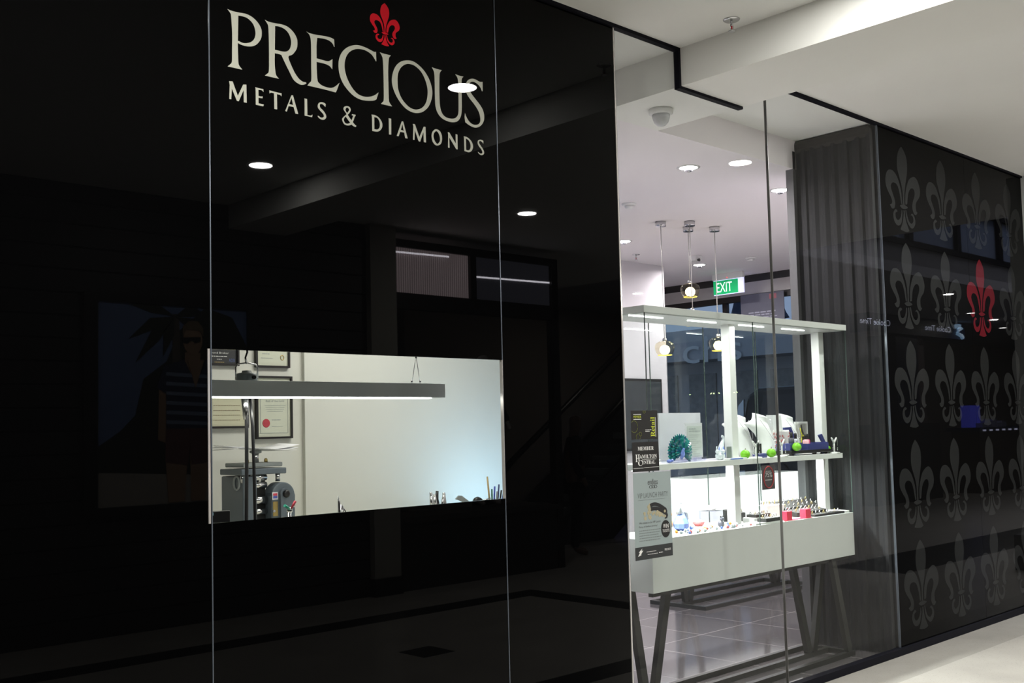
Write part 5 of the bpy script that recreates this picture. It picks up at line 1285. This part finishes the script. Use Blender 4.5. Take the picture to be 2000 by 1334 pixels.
# ================================================================== the corridor opposite (seen mirrored in the black glass)
MD = ['over the middle of the corridor, nearest the sign', 'by the dark timber wall', 'in front of the clear panes', 'in front of the fluted transom', 'unseen, added at the left end for bounce, front row', 'unseen, added at the left end for bounce, back row']
for i, (x, y) in enumerate(MALL_DOWN):
    downlight('corridor_downlight', x, y, 3.6, 0.085, 'round corridor ceiling downlight, ' + MD[i], 'downlight', 'corridor downlights')
b = MB()
z = 0.0
while z < 3.59:
    h = min(0.182, 3.6 - z)
    b.xprism([(-5.0, z), (-5.0, z + h), (-4.992, z + h), (-4.978, z + h - 0.012), (-4.972, z + 0.004), (-4.990, z)], -2, 6.0)
    z += h
struct(b.build('wall_opposite', PLANK))
struct(MB().box(6.0, 6.31, -5.2, -4.90, 0.17, 3.6).build('wall_opposite_pier', BEIGE))
struct(MB().box(5.99, 6.32, -5.2, -4.885, 0, 0.17).build('baseboard_pier', BLACK))
# framed poster
t = thing('wall_poster', (4.03, -4.95, 1.03), 'large framed beach poster of a person in sunglasses on the dark timber wall', 'poster')
b = MB()
x0, x1, z0, z1 = 3.26, 4.80, 0.95, 2.74
b.box(x0, x1, -4.98, -4.93, z0, z0 + 0.07); b.box(x0, x1, -4.98, -4.93, z1 - 0.07, z1); b.box(x0, x0 + 0.11, -4.98, -4.93, z0 + 0.07, z1 - 0.07); b.box(x1 - 0.11, x1, -4.98, -4.93, z0 + 0.07, z1 - 0.07)
b.build('frame', BLACK, t)
def flat(b, pts, k): b.prism([(x, z) for x, z in pts], -4.950 + 0.0012 * k, -4.9505 + 0.0012 * k - 0.0005); return b
PS = [mat('poster sky', (0.187, 0.289, 0.578), 0.5), mat('poster foliage', (0.03, 0.04, 0.028), 0.6, var=0.6, scale=12), mat('poster path', (0.51, 0.476, 0.425), 0.6, var=0.2),
      mat('poster skin', (0.51, 0.323, 0.204), 0.6), mat('poster hair', (0.25, 0.18, 0.10), 0.6), mat('poster shirt navy', (0.035, 0.05, 0.12), 0.6), mat('poster shirt stripe', (0.272, 0.357, 0.544), 0.6), mat('poster shorts', (0.20, 0.085, 0.085), 0.6, var=0.7, scale=40), mat('poster black', (0.01, 0.01, 0.01), 0.4), mat('poster trunk', (0.13, 0.11, 0.09), 0.6)]
b = MB()
b.m(0); b.box(3.37, 4.69, -4.975, -4.951, 1.02, 2.67)
b.m(2); flat(b, [(3.37, 1.02), (4.69, 1.02), (4.69, 1.22), (4.2, 1.25), (3.37, 1.30)], 1)
b.m(1); flat(b, [(3.37, 1.30), (4.69, 1.22), (4.69, 2.35), (4.55, 2.6), (4.3, 2.67), (4.05, 2.45), (3.95, 2.2), (3.75, 2.05), (3.68, 1.75), (3.55, 1.62), (3.37, 1.5)], 2)
b.m(9); flat(b, [(4.00, 1.9), (4.08, 1.9), (4.06, 2.6), (4.00, 2.6)], 3)
b.m(1)
for a, ln in ((200, 0.42), (225, 0.48), (160, 0.40), (250, 0.3), (20, 0.30), (-20, 0.34)):
    ca, sa = cos(radians(a)), sin(radians(a))
    flat(b, [(4.02, 2.58), (4.02 + ca * ln * 0.5 - sa * 0.05, 2.58 + sa * ln * 0.5 + ca * 0.05), (4.02 + ca * ln, 2.52 + sa * ln), (4.02 + ca * ln * 0.5 + sa * 0.05, 2.58 + sa * ln * 0.5 - ca * 0.05)], 4)
b.m(3)   # figure: legs, arms, neck, head
flat(b, [(3.96, 1.03), (4.10, 1.03), (4.13, 1.45), (3.93, 1.45)], 5); flat(b, [(4.16, 1.03), (4.28, 1.03), (4.34, 1.45), (4.15, 1.45)], 5)
flat(b, [(3.87, 1.55), (3.94, 1.52), (3.98, 2.02), (3.88, 2.05)], 5); flat(b, [(4.36, 1.55), (4.43, 1.58), (4.44, 2.05), (4.36, 2.02)], 5)
flat(b, [(4.10, 2.10), (4.24, 2.10), (4.25, 2.28), (4.11, 2.28)], 5)
flat(b, [(4.18 + 0.088 * cos(k * pi / 10), 2.385 + 0.125 * sin(k * pi / 10)) for k in range(20)], 6)
b.m(7); flat(b, [(3.93, 1.36), (4.13, 1.33), (4.15, 1.5), (4.16, 1.33), (4.37, 1.36), (4.38, 1.68), (3.94, 1.68)], 7)
b.m(5); flat(b, [(3.94, 1.64), (4.38, 1.64), (4.38, 1.9), (4.46, 1.95), (4.45, 2.12), (4.30, 2.22), (4.21, 2.0), (4.10, 2.22), (3.92, 2.16), (3.86, 1.98), (3.94, 1.93)], 8)
b.m(6)
for k in range(6): flat(b, [(3.94, 1.68 + k * 0.08), (4.38, 1.66 + k * 0.08), (4.38, 1.69 + k * 0.08), (3.94, 1.71 + k * 0.08)], 9)
b.m(3); flat(b, [(4.13, 2.22), (4.28, 2.22), (4.20, 1.98)], 10)
b.m(4); flat(b, [(4.085, 2.42), (4.09, 2.50), (4.14, 2.545), (4.22, 2.55), (4.27, 2.50), (4.275, 2.42), (4.24, 2.47), (4.12, 2.475)], 10)
b.m(8); flat(b, [(4.08, 2.405), (4.25, 2.415), (4.245, 2.375), (4.20, 2.362), (4.17, 2.385), (4.13, 2.355), (4.09, 2.365)], 11)
b.build('print', PS, t)

# shopfront opposite: transom with fluted glass, dark frames, stone counter
t = thing('opposite_shopfront', (7.5, -5.0, 0), 'dark framed shopfront with fluted glass transom opposite the black glass', 'shopfront')
b = MB()
b.box(6.31, 8.66, -5.06, -4.96, 3.42, 3.50); b.box(6.31, 8.66, -5.06, -4.96, 2.80, 2.96); b.box(7.34, 7.42, -5.06, -4.96, 2.96, 3.42); b.box(8.56, 8.66, -5.06, -4.96, 0.0, 3.42); b.box(6.31, 6.34, -5.06, -4.96, 2.96, 3.42)
b.build('transom_frame', DARKFRAME, t)
FLUTE = mat('fluted transom glass', (0.16, 0.135, 0.14), 0.25, var=0.1, emit=(1.0, 0.80, 0.82), estr=5.5)  # backlight put into the flutes as emission, here and in both copies below
FLUTEDIM = mat('fluted transom glass, groove', (0.16, 0.135, 0.14), 0.25, var=0.1, emit=(1.0, 0.80, 0.82), estr=2.6)  # dimmer glowing copy on alternate flutes, imitating rib shading
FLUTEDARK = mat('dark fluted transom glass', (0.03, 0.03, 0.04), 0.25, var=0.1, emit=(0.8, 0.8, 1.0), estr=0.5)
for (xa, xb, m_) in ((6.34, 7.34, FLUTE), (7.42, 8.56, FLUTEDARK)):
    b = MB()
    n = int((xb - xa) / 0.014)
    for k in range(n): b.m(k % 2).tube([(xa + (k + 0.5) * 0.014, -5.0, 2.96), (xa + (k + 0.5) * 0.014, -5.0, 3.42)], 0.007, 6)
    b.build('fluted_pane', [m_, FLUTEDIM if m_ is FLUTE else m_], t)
    b = MB()
    zc_ = 3.36 if m_ is FLUTE else 3.195
    for k in range(n):
        if m_ is FLUTE and k > n * 0.72: continue
        b.box(xa + (k + 0.2) * 0.014, xa + (k + 0.65) * 0.014, -4.987, -4.985, zc_ + 0.0003 * k, zc_ + 0.018 + 0.0003 * k)
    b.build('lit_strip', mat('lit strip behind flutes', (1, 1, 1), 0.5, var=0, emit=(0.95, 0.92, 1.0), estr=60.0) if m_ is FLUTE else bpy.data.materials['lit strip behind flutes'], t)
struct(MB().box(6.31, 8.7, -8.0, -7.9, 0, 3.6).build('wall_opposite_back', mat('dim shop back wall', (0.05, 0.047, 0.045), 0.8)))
b = MB().box(6.36, 8.60, -5.25, -4.97, 0.0, 0.66)
t2 = thing('window_display_plinth', (7.4, -5.1, 0), 'low dark stone window plinth in the shopfront opposite', 'plinth')
b.build('base', mat('stacked dark stone', (0.030, 0.029, 0.027), 0.7, var=0.6, scale=25, bump=0.4), t2)
MB().box(6.34, 8.62, -5.6, -4.95, 0.66, 0.72).build('top', mat('dark plinth top', (0.05, 0.048, 0.045), 0.4), t2)
# mannequins: one continuous skin per figure
def figure(name, loc, label, cat, cloth_top, cloth_low, skin, h=1.8, group=None, arm=0.12, rz=0.0):
    t = thing(name, loc, label, cat, group)
    s = h / 1.8
    V = [((0, 0, 0.98), 0.135), ((0, 0.0, 1.18), 0.125), ((0, 0, 1.38), 0.150), ((0, 0, 1.50), 0.075), ((0, -0.015, 1.56), 0.062), ((0, -0.03, 1.68), 0.090), ((0, -0.02, 1.77), 0.070),
         ((0.17, 0, 1.44), 0.062), ((0.26, 0.01, 1.18), 0.045), ((0.26 + arm * 0.3, -0.10, 0.96), 0.034), ((0.26 + arm * 0.3, -0.14, 0.87), 0.032),
         ((-0.17, 0, 1.44), 0.062), ((-0.26, 0.01, 1.18), 0.045), ((-0.26 - arm * 0.3, -0.10, 0.96), 0.034), ((-0.26 - arm * 0.3, -0.14, 0.87), 0.032),
         ((0.09, 0, 0.88), 0.092), ((0.11, -0.02, 0.50), 0.060), ((0.12, 0.02, 0.09), 0.040), ((0.13, -0.14, 0.035), 0.034),
         ((-0.09, 0, 0.88), 0.092), ((-0.11, -0.01, 0.50), 0.060), ((-0.12, 0.03, 0.09), 0.040), ((-0.13, -0.13, 0.035), 0.034)]
    E = [(0, 1), (1, 2), (2, 3), (3, 4), (4, 5), (5, 6), (2, 7), (7, 8), (8, 9), (9, 10), (2, 11), (11, 12), (12, 13), (13, 14), (0, 15), (15, 16), (16, 17), (17, 18), (0, 19), (19, 20), (20, 21), (21, 22)]
    def skin_mesh(V, E, nm, m, fat=0.0):
        me = bpy.data.meshes.new(nm)
        R = Matrix.Rotation(rz, 3, 'Z')
        me.from_pydata([tuple(R @ (Vector(v) * s)) for v, _ in V], E, [])
        o = bpy.data.objects.new(nm, me); COL.objects.link(o)
        o.modifiers.new('skin', 'SKIN'); o.modifiers.new('sub', 'SUBSURF').levels = 1
        o.modifiers['sub'].render_levels = 1
        for i, (v, r) in enumerate(V):
            sv = me.skin_vertices[0].data[i]; sv.radius = ((r + fat) * s, (r + fat) * s); sv.use_root = (i == 0)
        dg = bpy.context.evaluated_depsgraph_get(); dg.update()
        me2 = bpy.data.meshes.new_from_object(o.evaluated_get(dg), depsgraph=dg)
        bpy.data.objects.remove(o); bpy.data.meshes.remove(me)
        me2.materials.clear(); me2.materials.append(m)
        for p in me2.polygons: p.use_smooth = True
        o2 = bpy.data.objects.new(nm, me2); COL.objects.link(o2); o2.parent = t
        return o2
    skin_mesh(V, E, 'body', skin)
    def sub(ids, fat, nm, m, cut=None):
        mp = {a: i for i, a in enumerate(ids)}
        VV = [V[a] for a in ids]
        EE = [(mp[a], mp[b_]) for a, b_ in E if a in mp and b_ in mp]
        skin_mesh(VV, EE, nm, m, fat)
    sub([1, 2, 3, 7, 8, 9, 11, 12, 13, 0], 0.012, 'top_garment', cloth_top)
    sub([0, 15, 16, 17, 19, 20, 21], 0.012, 'trousers', cloth_low)
    return t
figure('shop_mannequin', (7.86, -5.40, 0.72), 'bald grey mannequin in a dark top behind the shopfront opposite', 'mannequin', CLOTHDARK, CLOTHDARK, SKIN, 1.72, 'mannequins in the opposite shop window', rz=pi)
figure('shop_mannequin', (8.42, -6.05, 0.0), 'grey mannequin in a navy checked shirt behind the shopfront opposite', 'mannequin', CLOTHBLUE, CLOTHDARK, SKIN, 1.62, 'mannequins in the opposite shop window', rz=pi)
figure('person', (9.55, -5.62, 0), 'person in dark clothes standing with arms down at the corridor corner', 'person', CLOTHDARK, CLOTHDARK, mat('person skin', (0.16, 0.10, 0.075), 0.55), 1.76, rz=pi * 0.75)

def MB_chain():
    b = MB()
    for k in range(44):
        x = 13.9 + k * 0.092
        if k < 6 or k in (9, 10, 11, 27): continue
        b.box(x, x + 0.035, -8.96, -8.95, 2.035 + 0.004 * k, 2.057 + 0.004 * k)
    b.m(1).bar((14.4, -8.975, 2.070), (18.0, -8.975, 2.222), 0.02)
    return b
# escalator rising behind the corridor corner
t = thing('escalator', (11.0, -7.4, 0), 'dark escalator with black handrails rising behind the corridor corner', 'escalator')
ex0, ex1, ez1 = 10.1, 15.9, 4.1
for yy in (-6.6, -7.7):
    b = MB().prism([(ex0, 0.0), (ex0 + 1.2, 0.0), (ex1, ez1 - 0.9), (ex1, ez1), (ex0 + 0.3, 0.35)], yy - 0.04, yy + 0.04)
    b.build('skirt_panel', mat('brushed dark steel', (0.09, 0.09, 0.095), 0.35, metal=0.6) if 'brushed dark steel' not in bpy.data.materials else bpy.data.materials['brushed dark steel'], t)
    MB().prism([(ex0 + 0.3, 0.36), (ex1, ez1 + 0.01), (ex1, ez1 + 0.72), (ex0 + 0.3, 1.06)], yy - 0.008, yy + 0.008).build('balustrade', CLEAR, t)
    MB().tube([(ex0 + 0.1, yy, 0.45), (ex0 + 0.05, yy, 0.85), (ex0 + 0.3, yy, 1.09), (ex1, yy, ez1 + 0.76)], 0.045, 8).build('handrail', BLACK, t)
b = MB()
for k in range(20):
    x = ex0 + 0.5 + k * 0.25
    b.box(x, x + 0.26, -7.66, -6.64, max(0.01, 0.18 * k - 0.05), 0.05 + 0.18 * k)
b.build('steps', STEELGREY, t)

t = tag(MB_chain().build('light_string', [mat('lit string bulbs', (1, 1, 1), 0.5, var=0, emit=(0.85, 1.0, 0.45), estr=40), BLACK]), 'string of small lit bulbs along the back concourse wall', 'string lights')
# lit panels at the back of the concourse
for i, xa in enumerate((12.6, 13.75)):
    t = thing('lit_wall_panel', (xa + 0.5, -7.95, 0.9), ['left', 'right'][i] + ' one of two tall dim blue lit panels at the back of the concourse', 'wall panel', 'lit panels on the back wall')
    MB().box(xa, xa + 0.95, -8.0, -7.94, 0.05, 1.5).build('panel', mat('dim blue lit panel', (0.2, 0.2, 0.3), 0.4, emit=(0.10, 0.10, 0.20), estr=3.0) if 'dim blue lit panel' not in bpy.data.materials else bpy.data.materials['dim blue lit panel'], t)
struct(MB().box(8.7, 32, -9.1, -9.0, 0, 3.6).build('wall_concourse_back', mat('tan concourse wall', (0.34, 0.30, 0.26), 0.8)))
struct(MB().box(11.0, 32, -9.0, -3.4, 3.6, 3.75).build('ceiling_concourse', mat('dim concourse ceiling', (0.30, 0.30, 0.33), 0.8)))
b = MB()
b.box(11.0, 32, -3.5, -3.4, 3.75, 4.05); b.box(11.0, 32, -3.5, -3.4, 4.75, 7.2)
struct(b.build('wall_atrium_upper', mat('grey atrium wall', (0.16, 0.16, 0.18), 0.8)))
b = MB()
for k in range(14): b.box(11.0 + k * 1.55, 11.12 + k * 1.55, -3.42, -3.36, 4.05, 4.75)
b.box(11.0, 32, -3.42, -3.36, 4.0, 4.08); b.box(11.0, 32, -3.42, -3.36, 4.72, 4.80)
struct(b.build('trim_14', BLACKTRIM))
struct(MB().box(11.0, 32, -3.47, -3.44, 4.05, 4.75).build('window_9', mat('blue upper window', (0.16, 0.20, 0.30), 0.05, var=0.3, scale=1.5)))
struct(MB().box(10.9, 11.0, -3.4, 0, 3.7, 7.2).build('wall_atrium_near', PLASTER))
struct(MB().box(32, 32.1, -9, 0.1, 0, 7.2).build('wall_atrium_far', WHITEWALL))

# kiosk with the navy fascia on the far side of the concourse
t = thing('biscuit_kiosk', (20.5, -6.3, 0), 'navy biscuit shop kiosk with white lit name lettering', 'kiosk')
NAVYK = mat('navy kiosk panel', (0.012, 0.022, 0.075), 0.4)
MB().box(18.2, 22.3, -6.6, -6.2, 3.24, 3.59).build('fascia', NAVYK, t)
b = MB()
put = text_mesh('Cookie Time')
xs = [v.co.x for v in put.vertices]; zs = [v.co.y for v in put.vertices]
BACK = Matrix(((-1, 0, 0, 0), (0, 0, 1, 0), (0, 1, 0, 0), (0, 0, 0, 1)))     # upright, facing +Y
sx, sz = 1.15 / (max(xs) - min(xs)), 0.115 / (max(zs) - min(zs))
cm = Matrix.Diagonal((sx, sz, 1, 1)) @ Matrix.Translation((-(max(xs) + min(xs)) / 2, -(max(zs) + min(zs)) / 2, 0))
for xx in (21.02, 18.42): b.mesh(put, Matrix.Translation((xx, -6.19, 3.42)) @ BACK @ cm)
LIT = mat('lit white kiosk lettering', (1, 1, 1), 0.4, var=0, emit=(0.75, 0.80, 1.0), estr=6)
b.build('name_lettering', LIT, t)
b = MB().tube([(21.80, -6.18, 3.50), (22.0, -6.18, 3.52), (22.08, -6.18, 3.47), (21.93, -6.18, 3.43), (21.86, -6.18, 3.36), (22.06, -6.18, 3.32), (22.12, -6.18, 3.27)], 0.045, 6)
b.build('lit_logo', mat('lit blue kiosk logo', (1, 1, 1), 0.4, var=0, emit=(0.35, 0.62, 0.95), estr=5), t)
MB().box(19.4, 20.3, -6.9, -6.3, 0, 3.24).build('column', NAVYK, t)
MB().box(20.62, 20.98, -6.8, -6.5, 0.9, 3.24).build('pillar', mat('mauve kiosk pillar', (0.17, 0.13, 0.14), 0.6), t)
MB().box(18.2, 20.9, -6.5, -6.2, 0, 1.5).build('counter', mat('dark kiosk counter', (0.015, 0.015, 0.018), 0.3), t)
t = thing('kiosk_counter', (23.5, -6.2, 0), 'dark sales counter with blue lit display to the right of the biscuit kiosk', 'counter')
MB().box(22.3, 25.5, -6.6, -6.0, 0, 1.30).build('base', mat('brown counter', (0.05, 0.035, 0.025), 0.5), t)
MB().box(22.2, 25.6, -6.7, -5.95, 1.30, 1.38).build('worktop', NAVYK, t)
b = MB()
for k in range(9): b.box(22.35 + k * 0.33, 22.50 + k * 0.33, -5.945, -5.94, 1.30, 1.335)
b.build('edge_lights', mat('lit white dots', (1, 1, 1), 0.5, var=0, emit=(0.7, 0.72, 1), estr=4), t)
MB().box(22.35, 22.85, -6.4, -6.2, 1.38, 1.85).build('blue_display', mat('lit blue display', (0.1, 0.1, 0.8), 0.4, var=0, emit=(0.10, 0.12, 0.95), estr=1.6), t)
b = MB()
for k in range(5): b.box(22.6 + 0.25 * k, 22.82 + 0.25 * k, -6.3, -6.05, 1.38, 1.47 + 0.04 * (k % 3))
b.build('wrapped_goods', mat('pale blue wrapped goods', (0.25, 0.27, 0.45), 0.4), t)
for i, (x, y) in enumerate(((16.9, -4.1), (20.3, -5.2), (22.1, -5.5), (24.3, -6.2), (25.5, -6.2))):
    downlight('concourse_downlight', x, y, 3.6, 0.075, 'small concourse downlight above the biscuit kiosk, %s from the corridor' % ['first', 'second', 'third', 'fourth', 'fifth'][i], 'downlight', 'concourse downlights')
for (x, y) in ((12.4, -6.9), (16.9, -4.1), (22.1, -5.5)):
    area('concourse_lamp', (x, y, 3.594), 90 if x < 13 else 40, 0.15, (1, 0.95, 0.85))  # nearest one is unseen, added to lighten the wall behind the escalator
for (x, y) in ((7.4, -6.3),):
    area('opposite_shop_lamp', (x, y, 3.55), 30, 0.3, (1, 0.92, 0.85))

# ------------------------------------------------------------------ tidy: every part follows its thing
bpy.context.view_layer.update()
